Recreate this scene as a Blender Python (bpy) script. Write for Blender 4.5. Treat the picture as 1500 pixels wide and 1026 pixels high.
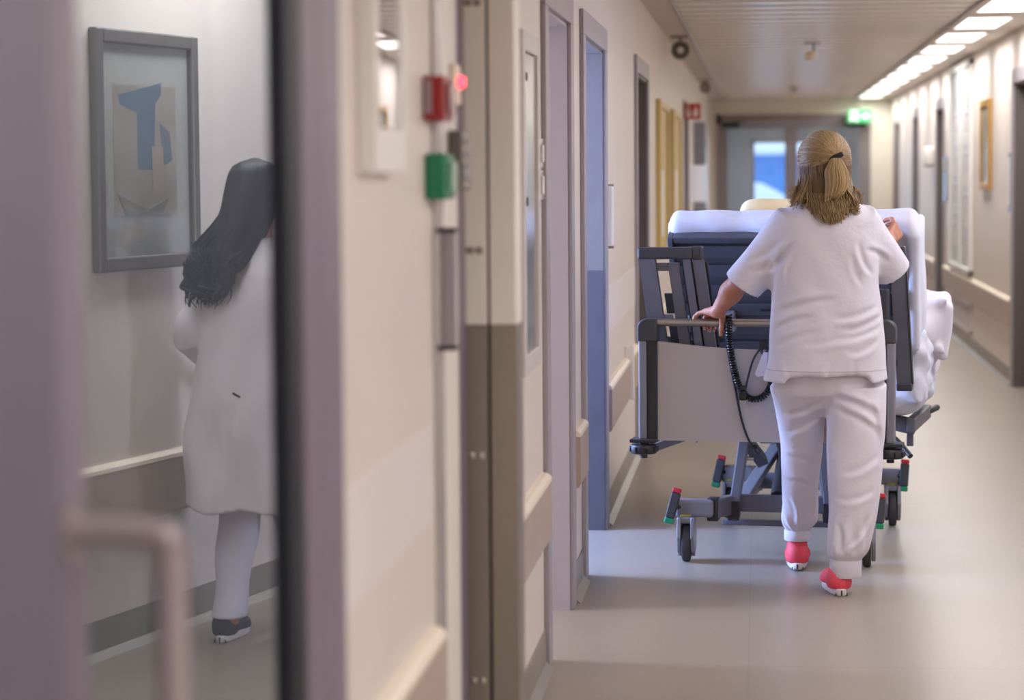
import bpy, bmesh, math, random
import numpy as np
from mathutils import Vector, Matrix, Euler

for _o in list(bpy.data.objects):
    bpy.data.objects.remove(_o, do_unlink=True)
scene = bpy.context.scene
COL = scene.collection
PI = math.pi

# ------------------------------------------------------------------ camera
cam_d = bpy.data.cameras.new('camera')
cam = bpy.data.objects.new('camera', cam_d)
COL.objects.link(cam)
scene.camera = cam
cam_d.sensor_width = 36.0
cam_d.lens = 36.0 * 3600.0 / 1500.0
cam.location = (0, 0, 1.5)
cam.rotation_euler = (Matrix.Rotation(math.radians(5.758), 3, 'Z') @ Matrix.Rotation(math.radians(90 - 4.135), 3, 'X')
                      @ Matrix.Rotation(math.radians(-0.43), 3, 'Z')).to_euler()
cam_d.dof.use_dof = True
cam_d.dof.focus_distance = 8.9
cam_d.dof.aperture_fstop = 2.6
cam_d.clip_start = 0.05
cam_d.clip_end = 200

# ------------------------------------------------------------------ world, light, exposure
world = bpy.data.worlds.new('sky'); scene.world = world
world.use_nodes = True
bg = world.node_tree.nodes['Background']
bg.inputs[0].default_value = (0.58, 0.75, 1.0, 1)
bg.inputs[1].default_value = 1.5
vs = scene.view_settings
vs.view_transform = 'Standard'; vs.look = 'None'; vs.gamma = 1.0; vs.use_curve_mapping = False
vs.exposure = 0.36
LAMP = 1.7          # radiance of the louvred lamp diffusers at a flat angle
LAMP_W = 13.0       # downlight of each louvred ceiling lamp, watts

def area_light(name, loc, rot, sx, sy, power, color, spread=PI):
    d = bpy.data.lights.new(name, 'AREA'); d.shape = 'RECTANGLE'
    d.size = sx; d.size_y = sy; d.energy = power; d.color = color; d.spread = spread
    o = bpy.data.objects.new(name, d); COL.objects.link(o)
    o.location = loc; o.rotation_euler = rot
    return o
# daylight through the windows of the side rooms (area light faces +X)
area_light('daylight_patient_room', (-3.55, 9.66, 1.5), (0, -PI/2, 0), 1.4, 0.9, 290, (0.36, 0.52, 1.0))
area_light('daylight_ward_room', (-3.55, 7.85, 1.5), (0, -PI/2, 0), 1.4, 0.7, 75, (0.78, 0.80, 1.0))
area_light('daylight_end_lobby', (0.45, 37.9, 1.2), (-PI/2, 0, 0), 1.2, 1.5, 14, (0.5, 0.68, 1.0))

area_light('office_fill', (-1.6, 3.4, 2.5), (0, 0, 0), 0.6, 0.6, 42, (0.74, 0.86, 1.0))  # added unseen light behind the glazed door, gives the pane its pale veil
area_light('lobby_fill', (0.5, 35.5, 2.45), (0, 0, 0), 0.6, 1.2, 45, (1.0, 0.99, 0.98))  # added unseen fill that brightens the lobby behind the end doors

# ------------------------------------------------------------------ helpers
def lin(c):
    c = c / 255.0
    return c / 12.92 if c <= 0.04045 else ((c + 0.055) / 1.055) ** 2.4
def rgb(r, g, b): return (lin(r), lin(g), lin(b), 1.0)

def mat(name, col, rough=0.5, metal=0.0, var=0.0, vscale=8.0, bump=0.0, bscale=60.0, stretch=(1, 1, 1), spec=0.5,
        emit=None, estr=0.0, coat=0.0, sheen=0.0):
    m = bpy.data.materials.new(name); m.use_nodes = True
    nt = m.node_tree; N = nt.nodes; Lk = nt.links
    b = N['Principled BSDF']
    b.inputs['Roughness'].default_value = rough; b.inputs['Metallic'].default_value = metal
    b.inputs['Specular IOR Level'].default_value = spec
    b.inputs['Coat Weight'].default_value = coat
    b.inputs['Sheen Weight'].default_value = sheen
    b.inputs['Base Color'].default_value = col
    tc = N.new('ShaderNodeTexCoord'); mp = N.new('ShaderNodeMapping')
    mp.inputs['Scale'].default_value = stretch
    Lk.new(tc.outputs['Object'], mp.inputs['Vector'])
    if var > 0:
        n = N.new('ShaderNodeTexNoise'); n.inputs['Scale'].default_value = vscale; n.inputs['Detail'].default_value = 6
        Lk.new(mp.outputs[0], n.inputs['Vector'])
        r = N.new('ShaderNodeValToRGB')
        r.color_ramp.elements[0].position = 0.3; r.color_ramp.elements[1].position = 0.7
        c0 = tuple(max(0, x * (1 - var)) for x in col[:3]) + (1,); c1 = tuple(min(1, x * (1 + var)) for x in col[:3]) + (1,)
        r.color_ramp.elements[0].color = c0; r.color_ramp.elements[1].color = c1
        Lk.new(n.outputs['Fac'], r.inputs[0]); Lk.new(r.outputs[0], b.inputs['Base Color'])
    if bump > 0:
        n2 = N.new('ShaderNodeTexNoise'); n2.inputs['Scale'].default_value = bscale; n2.inputs['Detail'].default_value = 4
        Lk.new(mp.outputs[0], n2.inputs['Vector'])
        bp = N.new('ShaderNodeBump'); bp.inputs['Strength'].default_value = bump; bp.inputs['Distance'].default_value = 0.01
        Lk.new(n2.outputs['Fac'], bp.inputs['Height']); Lk.new(bp.outputs[0], b.inputs['Normal'])
    if emit is not None:
        b.inputs['Emission Color'].default_value = emit; b.inputs['Emission Strength'].default_value = estr
    return m

def lock_mat(name, dark, light, rough=0.42):
    m = bpy.data.materials.new(name); m.use_nodes = True
    N = m.node_tree.nodes; Lk = m.node_tree.links; b = N['Principled BSDF']
    a = N.new('ShaderNodeAttribute'); a.attribute_name = 'lock'
    r = N.new('ShaderNodeValToRGB')
    r.color_ramp.elements[0].color = dark; r.color_ramp.elements[1].color = light
    Lk.new(a.outputs['Fac'], r.inputs[0]); Lk.new(r.outputs[0], b.inputs['Base Color'])
    b.inputs['Roughness'].default_value = rough; b.inputs['Specular IOR Level'].default_value = 0.18
    return m

def glass_mat(name, tint, refl_tint=(1, 1, 1, 1), ior=1.5):
    """thin architectural pane: see-through tint plus Fresnel mirror reflection"""
    m = bpy.data.materials.new(name); m.use_nodes = True
    N = m.node_tree.nodes; Lk = m.node_tree.links
    N.remove(N['Principled BSDF'])
    t = N.new('ShaderNodeBsdfTransparent'); t.inputs[0].default_value = tint
    g = N.new('ShaderNodeBsdfGlossy'); g.inputs['Roughness'].default_value = 0.0; g.inputs[0].default_value = refl_tint
    f = N.new('ShaderNodeFresnel')
    ge = N.new('ShaderNodeNewGeometry'); mi = N.new('ShaderNodeMix'); mi.inputs['A'].default_value = ior; mi.inputs['B'].default_value = 1.0/ior
    Lk.new(ge.outputs['Backfacing'], mi.inputs['Factor']); Lk.new(mi.outputs['Result'], f.inputs['IOR'])
    mx = N.new('ShaderNodeMixShader')
    Lk.new(f.outputs[0], mx.inputs[0]); Lk.new(t.outputs[0], mx.inputs[1]); Lk.new(g.outputs[0], mx.inputs[2])
    Lk.new(mx.outputs[0], N['Material Output'].inputs[0])
    return m

def link(name, me, m=None, parent=None, smooth=False):
    o = bpy.data.objects.new(name, me); COL.objects.link(o)
    if m is not None:
        me.materials.clear(); me.materials.append(m)
    if parent is not None: o.parent = parent
    if smooth:
        me.polygons.foreach_set('use_smooth', [True] * len(me.polygons)); me.update()
    return o

def pydata(name, V, Fc, m=None, parent=None, smooth=False):
    me = bpy.data.meshes.new(name); me.from_pydata([tuple(v) for v in V], [], [tuple(f) for f in Fc]); me.update()
    return link(name, me, m, parent, smooth)

class MB:
    """collects shapes of ONE part"""
    def __init__(s): s.bm = bmesh.new()
    def box(s, x0, x1, y0, y1, z0, z1, bev=0.0, seg=2, M=None):
        r = bmesh.ops.create_cube(s.bm, size=1.0)
        vs_ = r['verts']
        T = Matrix.Translation(((x0+x1)/2, (y0+y1)/2, (z0+z1)/2)) @ Matrix.Diagonal((abs(x1-x0), abs(y1-y0), abs(z1-z0), 1))
        bmesh.ops.transform(s.bm, matrix=T, verts=vs_)
        if bev > 0:
            es = list({e for v in vs_ for e in v.link_edges})
            rr = bmesh.ops.bevel(s.bm, geom=es, offset=bev, segments=seg, affect='EDGES', profile=0.5)
            vs_ = list({v for f in rr['faces'] for v in f.verts} | {v for v in vs_ if v.is_valid})
        if M is not None: bmesh.ops.transform(s.bm, matrix=M, verts=vs_)
        return s
    def bar(s, p0, p1, w, h, up=(0, 0, 1), bev=0.0):
        """box section bar from p0 to p1; w across, h along 'up'"""
        p0, p1 = Vector(p0), Vector(p1); d = p1 - p0; L = d.length; d.normalize()
        u = Vector(up); sx = d.cross(u)
        if sx.length < 1e-4: sx = d.cross(Vector((1, 0, 0)))
        sx.normalize(); u = sx.cross(d)
        M = Matrix((( sx.x, d.x, u.x, p0.x), (sx.y, d.y, u.y, p0.y), (sx.z, d.z, u.z, p0.z), (0, 0, 0, 1)))
        return s.box(-w/2, w/2, 0, L, -h/2, h/2, bev, 2, M)
    def cyl(s, p0, p1, r0, r1=None, n=20, bev=0.0):
        p0, p1 = Vector(p0), Vector(p1); d = p1 - p0; L = d.length
        if r1 is None: r1 = r0
        r = bmesh.ops.create_cone(s.bm, cap_ends=True, segments=n, radius1=r0, radius2=r1, depth=L)
        vs_ = r['verts']
        if bev > 0:
            es = [e for e in {e for v in vs_ for e in v.link_edges} if any(len(f.verts) > 4 for f in e.link_faces)]
            rr = bmesh.ops.bevel(s.bm, geom=es, offset=bev, segments=2, affect='EDGES', profile=0.5)
            vs_ = list({v for f in rr['faces'] for v in f.verts} | {v for v in vs_ if v.is_valid})
            vs_ = list({w for v in vs_ for f in v.link_faces for w in f.verts})
        q = Vector((0, 0, 1)).rotation_difference(d.normalized())
        bmesh.ops.transform(s.bm, matrix=Matrix.Translation((p0 + p1) / 2) @ q.to_matrix().to_4x4(), verts=vs_)
        return s
    def sphere(s, c, r, sc=(1, 1, 1), n=16):
        rr = bmesh.ops.create_uvsphere(s.bm, u_segments=n, v_segments=max(6, n // 2), radius=r)
        bmesh.ops.transform(s.bm, matrix=Matrix.Translation(c) @ Matrix.Diagonal((*sc, 1)), verts=rr['verts'])
        return s
    def tube(s, pts, r, n=10, closed=False):
        V, Fc = tube_geo(pts, r, n)
        vv = [s.bm.verts.new(v) for v in V]
        for f in Fc:
            try: s.bm.faces.new([vv[i] for i in f])
            except ValueError: pass
        return s
    def prism(s, poly, axis, a, b):
        """extrude a 2D outline; axis 'x': outline is (y,z); 'y': (x,z); 'z': (x,y)"""
        def P(p, t):
            return {'x': (t, p[0], p[1]), 'y': (p[0], t, p[1]), 'z': (p[0], p[1], t)}[axis]
        A = [s.bm.verts.new(P(p, a)) for p in poly]; B = [s.bm.verts.new(P(p, b)) for p in poly]
        n = len(poly)
        s.bm.faces.new(A); s.bm.faces.new(B[::-1])
        for i in range(n): s.bm.faces.new([A[i], B[i], B[(i+1) % n], A[(i+1) % n]])
        return s
    def mesh(s, name):
        bmesh.ops.recalc_face_normals(s.bm, faces=s.bm.faces)
        me = bpy.data.meshes.new(name); s.bm.to_mesh(me); s.bm.free(); return me
    def build(s, name, m, parent=None, smooth=False):
        o = link(name, s.mesh(name), m, parent, False)
        if smooth:
            me = o.data
            me.polygons.foreach_set('use_smooth', [True] * len(me.polygons))
            try: me.set_sharp_from_angle(angle=math.radians(40))
            except Exception: pass
        return o

def tube_geo(pts, r, n=10):
    pts = [Vector(p) for p in pts]; k = len(pts)
    rs = r if isinstance(r, (list, tuple)) else [r] * k
    V = []; Fc = []
    prev = None
    for i, p in enumerate(pts):
        t = (pts[min(i+1, k-1)] - pts[max(i-1, 0)]).normalized()
        if prev is None:
            a = t.orthogonal().normalized()
        else:
            a = (prev - t * prev.dot(t))
            a = a.normalized() if a.length > 1e-6 else t.orthogonal().normalized()
        prev = a; b = t.cross(a)
        for j in range(n):
            th = 2 * PI * j / n
            V.append(p + (a * math.cos(th) + b * math.sin(th)) * rs[i])
    for i in range(k - 1):
        for j in range(n):
            Fc.append((i*n+j, i*n+(j+1) % n, (i+1)*n+(j+1) % n, (i+1)*n+j))
    Fc.append(tuple(range(n))[::-1]); Fc.append(tuple((k-1)*n + j for j in range(n)))
    return V, Fc

def spline(pts, n=8):
    """Catmull-Rom through pts"""
    P_ = [Vector(p) for p in pts]; out = []
    for i in range(len(P_) - 1):
        p0 = P_[max(i-1, 0)]; p1 = P_[i]; p2 = P_[i+1]; p3 = P_[min(i+2, len(P_)-1)]
        for j in range(n):
            t = j / n
            out.append(0.5 * ((2*p1) + (p2-p0)*t + (2*p0-5*p1+4*p2-p3)*t*t + (3*p1-p0-3*p2+p3)*t**3))
    out.append(P_[-1]); return out

def thing(name, label, cat, loc=(0, 0, 0), rz=0.0, group=None):
    o = bpy.data.objects.new(name, None); COL.objects.link(o)
    o.location = loc; o.rotation_euler = (0, 0, rz); o['label'] = label; o['category'] = cat
    o.empty_display_size = 0.1
    if group: o['group'] = group
    return o
def tag(o, label, cat, group=None):
    o['label'] = label; o['category'] = cat
    if group: o['group'] = group
    return o
def struct(o, label=None, cat=None):
    o['kind'] = 'structure'
    if label: o['label'] = label
    if cat: o['category'] = cat
    return o

# ------------------------------------------------------------------ signed-distance modelling (organic shapes)
class SDF:
    def __init__(s, res): s.res = res; s.pr = []
    def cone(s, a, b, ra, rb, k=0.02, flat=None, cap=False, sub=False):
        a = np.array(a, float); b = np.array(b, float); R = max(ra, rb)
        if flat is not None:
            fn = np.array(flat[0], float); fn /= np.linalg.norm(fn); fs = flat[1]
            Rb = R * max(1, fs)
        else: Rb = R
        ba = b - a; L2 = ba @ ba
        def f(X, Y, Z):
            px, py, pz = X - a[0], Y - a[1], Z - a[2]
            tr = (px*ba[0] + py*ba[1] + pz*ba[2]) / L2; t = np.clip(tr, 0, 1)
            qx, qy, qz = px - t*ba[0], py - t*ba[1], pz - t*ba[2]
            if flat is not None:
                c = qx*fn[0] + qy*fn[1] + qz*fn[2]; kk = c * (1/fs - 1)
                qx, qy, qz = qx + kk*fn[0], qy + kk*fn[1], qz + kk*fn[2]
            d = np.sqrt(qx*qx + qy*qy + qz*qz) - (ra + (rb - ra)*t)
            if cap:
                Ln = math.sqrt(L2); d = np.maximum(d, np.maximum(-tr*Ln, (tr - 1)*Ln))
            return d
        s.pr.append((f, np.minimum(a, b) - Rb, np.maximum(a, b) + Rb, k, sub)); return s
    def ell(s, c, r, rot=(0, 0, 0), k=0.02, sub=False):
        c = np.array(c, float); r = np.array(r, float)
        M = np.array(Euler(rot).to_matrix().transposed())
        def f(X, Y, Z):
            px, py, pz = X - c[0], Y - c[1], Z - c[2]
            q = [(M[i][0]*px + M[i][1]*py + M[i][2]*pz) for i in range(3)]
            k0 = np.sqrt((q[0]/r[0])**2 + (q[1]/r[1])**2 + (q[2]/r[2])**2)
            k1 = np.sqrt((q[0]/r[0]**2)**2 + (q[1]/r[1]**2)**2 + (q[2]/r[2]**2)**2) + 1e-9
            return k0*(k0 - 1)/k1
        R = r.max(); s.pr.append((f, c - R, c + R, k, sub)); return s
    def stack(s, lv, k=0.02, p=2.0, sub=False):
        """lv: rows (z, cx, cy, a, b) rising; superellipse sections, flat ends"""
        A = np.array(sorted(lv), float)
        z0, z1 = A[0, 0], A[-1, 0]
        # smooth interpolation
        zz = np.linspace(z0, z1, 200); 
        cols = []
        for j in range(1, 5):
            y = np.interp(zz, A[:, 0], A[:, j]); ker = np.hanning(15); ker /= ker.sum()
            y = np.convolve(np.pad(y, 7, mode='edge'), ker, mode='valid'); cols.append(y)
        def f(X, Y, Z):
            cx, cy, a, b = [np.interp(Z, zz, c) for c in cols]
            x = np.abs(X - cx)/a; y = np.abs(Y - cy)/b
            kq = (x**p + y**p)**(1/p)
            d = (kq - 1)*np.minimum(a, b)
            return np.maximum(d, np.maximum(z0 - Z, Z - z1))
        lo = np.array([(A[:, 1]-A[:, 3]).min(), (A[:, 2]-A[:, 4]).min(), z0]); hi = np.array([(A[:, 1]+A[:, 3]).max(), (A[:, 2]+A[:, 4]).max(), z1])
        s.pr.append((f, lo, hi, k, sub)); return s
    def rbox(s, c, h, rad, rot=(0, 0, 0), k=0.02, sub=False):
        c = np.array(c, float); h = np.array(h, float) - rad; M = np.array(Euler(rot).to_matrix().transposed())
        def f(X, Y, Z):
            px, py, pz = X - c[0], Y - c[1], Z - c[2]
            q = [np.abs(M[i][0]*px + M[i][1]*py + M[i][2]*pz) - h[i] for i in range(3)]
            o = np.sqrt(sum(np.maximum(v, 0)**2 for v in q)); i_ = np.minimum(np.maximum(q[0], np.maximum(q[1], q[2])), 0)
            return o + i_ - rad
        R = np.linalg.norm(h + rad); s.pr.append((f, c - R, c + R, k, sub)); return s
    def build(s, name, m, parent=None, disp=None, smooth_it=0, clip=None):
        h = s.res; pad = 4*h
        lo = np.min([p[1] for p in s.pr if not p[4]], axis=0) - pad; hi = np.max([p[2] for p in s.pr if not p[4]], axis=0) + pad
        n = np.ceil((hi - lo)/h).astype(int) + 1
        F_ = np.full(n, 0.06, np.float32)
        ax = [lo[i] + h*np.arange(n[i]) for i in range(3)]
        for f, a, b, k, sub in s.pr:
            mg = 0.03 + k
            i0 = np.clip(np.floor((a - mg - lo)/h).astype(int), 0, n); i1 = np.clip(np.ceil((b + mg - lo)/h).astype(int) + 1, 0, n)
            if np.any(i1 <= i0): continue
            sl = tuple(slice(i0[j], i1[j]) for j in range(3))
            X = ax[0][sl[0]][:, None, None]; Y = ax[1][sl[1]][None, :, None]; Z = ax[2][sl[2]][None, None, :]
            shp = F_[sl].shape
            d = np.broadcast_to(f(X + 0*Y + 0*Z, Y + 0*X + 0*Z, Z + 0*X + 0*Y), shp)
            cur = F_[sl]
            if sub:
                d = -d; hh = np.clip(0.5 - 0.5*(cur - d)/k, 0, 1); F_[sl] = cur*(1-hh) + d*hh + k*hh*(1-hh)
            else:
                hh = np.clip(0.5 + 0.5*(cur - d)/k, 0, 1); F_[sl] = cur*(1-hh) + d*hh - k*hh*(1-hh)
        if disp is not None:
            near = np.abs(F_) < 0.04
            I = np.argwhere(near); PX = lo + I*h
            F_[near] += disp(PX[:, 0], PX[:, 1], PX[:, 2]).astype(np.float32)
        V, Q = surface_nets(F_)
        V = lo + V*h
        me = bpy.data.meshes.new(name)
        me.vertices.add(len(V)); me.vertices.foreach_set('co', V.astype(np.float32).ravel())
        me.loops.add(len(Q)*4); me.loops.foreach_set('vertex_index', Q.astype(np.int32).ravel())
        me.polygons.add(len(Q)); me.polygons.foreach_set('loop_start', np.arange(0, len(Q)*4, 4, dtype=np.int32))
        me.update(calc_edges=True); me.validate()
        return link(name, me, m, parent, True)

def surface_nets(F):
    n = F.shape; S = F < 0
    # cell corners
    def cor(A, i, j, k): return A[i:n[0]-1+i, j:n[1]-1+j, k:n[2]-1+k]
    cnt = sum(cor(S, i, j, k).astype(np.int8) for i in (0, 1) for j in (0, 1) for k in (0, 1))
    act = (cnt > 0) & (cnt < 8)
    C = np.argwhere(act); idx = np.full(act.shape, -1, np.int32); idx[act] = np.arange(len(C))
    P = np.zeros((len(C), 3)); W = np.zeros(len(C))
    g = lambda i, j, k: F[C[:, 0]+i, C[:, 1]+j, C[:, 2]+k].astype(float)
    for ax in range(3):
        for u in (0, 1):
            for v in (0, 1):
                o = [0, 0, 0]; oth = [a for a in range(3) if a != ax]; o[oth[0]] = u; o[oth[1]] = v
                e = list(o); e[ax] = 1
                a = g(*o); b = g(*e); x = (a < 0) != (b < 0)
                t = np.where(x, a/np.where(x, a - b, 1), 0)
                pt = np.zeros((len(C), 3)); pt[:, oth[0]] = u; pt[:, oth[1]] = v; pt[:, ax] = t
                P[x] += pt[x]; W[x] += 1
    V = C + P/np.maximum(W, 1)[:, None]
    Qs = []
    for ax in range(3):
        a = S[tuple(slice(0, n[i]-1) if i == ax else slice(1, n[i]-1) for i in range(3))]
        b = S[tuple(slice(1, n[i]) if i == ax else slice(1, n[i]-1) for i in range(3))]
        E = np.argwhere(a != b)
        if not len(E): continue
        ins = a[tuple(E.T)]
        base = E.copy(); oth = [i for i in range(3) if i != ax]
        base[:, oth[0]] += 1; base[:, oth[1]] += 1
        def at(u, v):
            c = base.copy(); c[:, oth[0]] -= u; c[:, oth[1]] -= v; return idx[tuple(c.T)]
        q = np.stack([at(1, 1), at(0, 1), at(0, 0), at(1, 0)], 1)
        flip = ins if ax != 1 else ~ins
        q[~flip] = q[~flip][:, ::-1]
        Qs.append(q)
    Q = np.concatenate(Qs); Q = Q[(Q >= 0).all(1)]
    return V, Q

def locks_mesh(name, paths, m, parent, nseg=6):
    """hair: every lock a tapered tube; one mesh, each lock with its own tone"""
    V = []; Fc = []; tone = []
    for pts, rs, tn in paths:
        v, f = tube_geo(pts, rs, nseg); o = len(V); V += v; Fc += [tuple(i + o for i in q) for q in f]; tone += ([tn]*len(v) if not isinstance(tn, tuple) else [tn[0] + (tn[1] - tn[0])*((i//nseg)/(len(pts)-1)) for i in range(len(v))])
    me = bpy.data.meshes.new(name); me.from_pydata([tuple(v) for v in V], [], Fc); me.update()
    at = me.attributes.new('lock', 'FLOAT', 'POINT'); at.data.foreach_set('value', tone)
    return link(name, me, m, parent, True)

# ------------------------------------------------------------------ materials
def floor_material():
    m = mat('vinyl_floor', rgb(154, 143, 131), rough=0.32, var=0.05, vscale=1.3, bump=0.015, bscale=240, spec=0.19)
    nt = m.node_tree; N = nt.nodes; Lk = nt.links; b = N['Principled BSDF']
    ramp = b.inputs['Base Color'].links[0].from_node
    sp = N.new('ShaderNodeTexNoise'); sp.inputs['Scale'].default_value = 160; sp.inputs['Detail'].default_value = 2
    tc = N['Texture Coordinate']; Lk.new(tc.outputs['Object'], sp.inputs['Vector'])
    mr = N.new('ShaderNodeMapRange'); mr.inputs[1].default_value = 0.3; mr.inputs[2].default_value = 0.7; mr.inputs[3].default_value = 0.9; mr.inputs[4].default_value = 1.08
    Lk.new(sp.outputs['Fac'], mr.inputs[0])
    # welded sheet seams: one along the corridor, cross joints every 3.1 m
    sx = N.new('ShaderNodeSeparateXYZ'); Lk.new(tc.outputs['Object'], sx.inputs[0])
    def line(sock, pos, w, mod=None):
        if mod:
            q = N.new('ShaderNodeMath'); q.operation = 'PINGPONG'; q.inputs[1].default_value = mod; Lk.new(sock, q.inputs[0]); sock = q.outputs[0]; pos = 0
        a = N.new('ShaderNodeMath'); a.operation = 'SUBTRACT'; Lk.new(sock, a.inputs[0]); a.inputs[1].default_value = pos
        c = N.new('ShaderNodeMath'); c.operation = 'ABSOLUTE'; Lk.new(a.outputs[0], c.inputs[0])
        d = N.new('ShaderNodeMath'); d.operation = 'LESS_THAN'; d.inputs[1].default_value = w; Lk.new(c.outputs[0], d.inputs[0])
        return d.outputs[0]
    l1 = line(sx.outputs[0], -0.032, 0.0022); l2 = line(sx.outputs[1], 0, 0.004, 1.85)
    mx = N.new('ShaderNodeMath'); mx.operation = 'MAXIMUM'; Lk.new(l1, mx.inputs[0]); Lk.new(l2, mx.inputs[1])
    ms = N.new('ShaderNodeMath'); ms.operation = 'MULTIPLY_ADD'; Lk.new(mx.outputs[0], ms.inputs[0]); ms.inputs[1].default_value = -0.14
    Lk.new(mr.outputs[0], ms.inputs[2])
    mul = N.new('ShaderNodeMixRGB'); mul.blend_type = 'MULTIPLY'; mul.inputs[0].default_value = 1
    Lk.new(ramp.outputs[0], mul.inputs[1]); Lk.new(ms.outputs[0], mul.inputs[2]); Lk.new(mul.outputs[0], b.inputs['Base Color'])
    return m
M_floor = floor_material()
M_wall = mat('wall_paint', rgb(222, 211, 202), rough=0.42, var=0.02, vscale=2.0, bump=0.02, bscale=300)
M_band = mat('wall_protection_sheet', rgb(228, 220, 218), rough=0.4, var=0.015, vscale=3)
M_white = mat('white_paint', rgb(232, 226, 218), rough=0.4, var=0.015, vscale=4)
M_guard = mat('wall_guard_vinyl', rgb(180, 160, 148), rough=0.45, var=0.03, vscale=10, bump=0.03, bscale=400)
M_cream = mat('guard_edge_cream', rgb(236, 221, 202), rough=0.4, var=0.01)
M_base = mat('baseboard_vinyl', rgb(142, 135, 125), rough=0.4, var=0.05, vscale=5)
M_ceil = mat('ceiling_metal', rgb(226, 216, 208), rough=0.30, var=0.03, vscale=1.5, spec=0.6)
M_ceilw = mat('ceiling_panel', rgb(205, 192, 180), rough=0.5, var=0.02)
M_chan = mat('ceiling_channel', rgb(150, 142, 138), rough=0.35, metal=0.4, var=0.03)
M_casing = mat('door_casing_mauve', rgb(160, 152, 158), rough=0.4, var=0.03, vscale=5)
M_reveal = mat('door_reveal_paint', rgb(172, 162, 166), rough=0.45, var=0.03, vscale=6)
M_door = mat('door_grey_brown', rgb(110, 102, 98), rough=0.4, var=0.04, vscale=3, stretch=(1, 1, 0.2))
M_frame = mat('door_frame_aubergine', rgb(118, 107, 121), rough=0.42, var=0.04, vscale=4)
M_dark = mat('dark_gasket', rgb(20, 22, 32), rough=0.5, var=0.05)
M_steel = mat('brushed_steel', rgb(150, 143, 132), rough=0.34, metal=0.7, var=0.08, vscale=3, stretch=(1, 1, 0.3), bump=0.01, bscale=80)
M_steel2 = mat('bright_steel', rgb(200, 196, 190), rough=0.25, metal=1.0, var=0.04)
M_post = mat('post_paint_greige', rgb(236, 231, 221), rough=0.42, var=0.02, vscale=4)
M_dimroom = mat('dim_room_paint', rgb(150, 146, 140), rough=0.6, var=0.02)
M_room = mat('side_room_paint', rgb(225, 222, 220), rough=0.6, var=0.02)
M_redb = mat('red_plastic', rgb(150, 24, 32), rough=0.35, var=0.03)
M_greenb = mat('green_plastic', rgb(14, 122, 84), rough=0.35, var=0.03)
M_black = mat('black_plastic', rgb(34, 34, 37), rough=0.45, var=0.05, bump=0.02, bscale=300)
M_whitep = mat('white_plastic', rgb(235, 232, 228), rough=0.35, var=0.01)
M_gold = mat('gilt_wood', rgb(190, 146, 78), rough=0.38, metal=0.25, var=0.12, vscale=30, stretch=(1, 1, 0.1))
M_yellow = mat('pale_gold_board', rgb(205, 180, 112), rough=0.5, var=0.06, vscale=6)
M_lamp = mat('lamp_diffuser', (1, 1, 1, 1), rough=0.4, emit=(1.0, 0.97, 0.94, 1), estr=LAMP)
M_led = mat('red_led', rgb(255, 40, 50), rough=0.3, emit=(1.0, 0.05, 0.08, 1), estr=3.0)
M_exit = mat('exit_sign_green', rgb(40, 150, 80), rough=0.4, emit=(0.10, 0.55, 0.22, 1), estr=0.45)
M_exitw = mat('exit_sign_white', rgb(250, 255, 250), rough=0.4, emit=(0.85, 1.0, 0.88, 1), estr=0.6)
M_paper = mat('paper', rgb(230, 226, 224), rough=0.7, var=0.02, vscale=20)
M_print = mat('print_lilac', rgb(170, 158, 176), rough=0.7, var=0.1, vscale=60)
M_glass = glass_mat('clear_glass', (0.92, 0.94, 0.95, 1), ior=1.35)
M_glassd = glass_mat('door_glass', (0.70, 0.70, 0.74, 1), (0.93, 0.985, 1.0, 1), 4.2)
XL, XR, ZC = -0.647, 1.74, 2.44
YN, YF = -4.0, 32.8

# ------------------------------------------------------------------ floor
mb = MB(); mb.box(XL - 3.2, XR + 0.15, YN, YF + 6.3, -0.06, 0.0)
struct(mb.build('floor', M_floor))

# ------------------------------------------------------------------ walls with openings
def wall_run(name, X0, X1, y0, y1, z1, holes, m):
    """wall between X0 and X1, holes = [(ya, yb, za, zb)] rising"""
    b = MB(); y = y0
    for ya, yb, za, zb in holes:
        if ya > y: b.box(X0, X1, y, ya, 0, z1)
        if za > 0: b.box(X0, X1, ya, yb, 0, za)
        if zb < z1: b.box(X0, X1, ya, yb, zb, z1)
        y = yb
    if y1 > y: b.box(X0, X1, y, y1, 0, z1)
    return struct(b.build(name, m))
D0 = (2.13, 3.47, 0, 2.32)
D1 = (7.45, 8.33, 0, 2.0)
D2 = (9.05, 10.22, 0, 2.0)
D3 = (12.95, 14.2, 0, 2.02)
D4 = (21.35, 22.3, 0, 2.02)
wall_run('wall_left', XL - 0.13, XL, YN, YF, 2.6, [D0, D1, D2, D3, D4], M_wall)
RD = [(16.1, 17.12, 0, 2.08), (23.5, 24.5, 0, 2.08), (27.3, 28.2, 0, 2.08), (31.2, 32.0, 0, 2.08)]
wall_run('wall_right', XR, XR + 0.13, YN, YF, 2.6, RD, M_wall)
mb = MB(); mb.box(XL - 0.13, XR + 0.13, YN - 0.1, YN, 0, 2.6); struct(mb.build('wall_back', M_wall))

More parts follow.
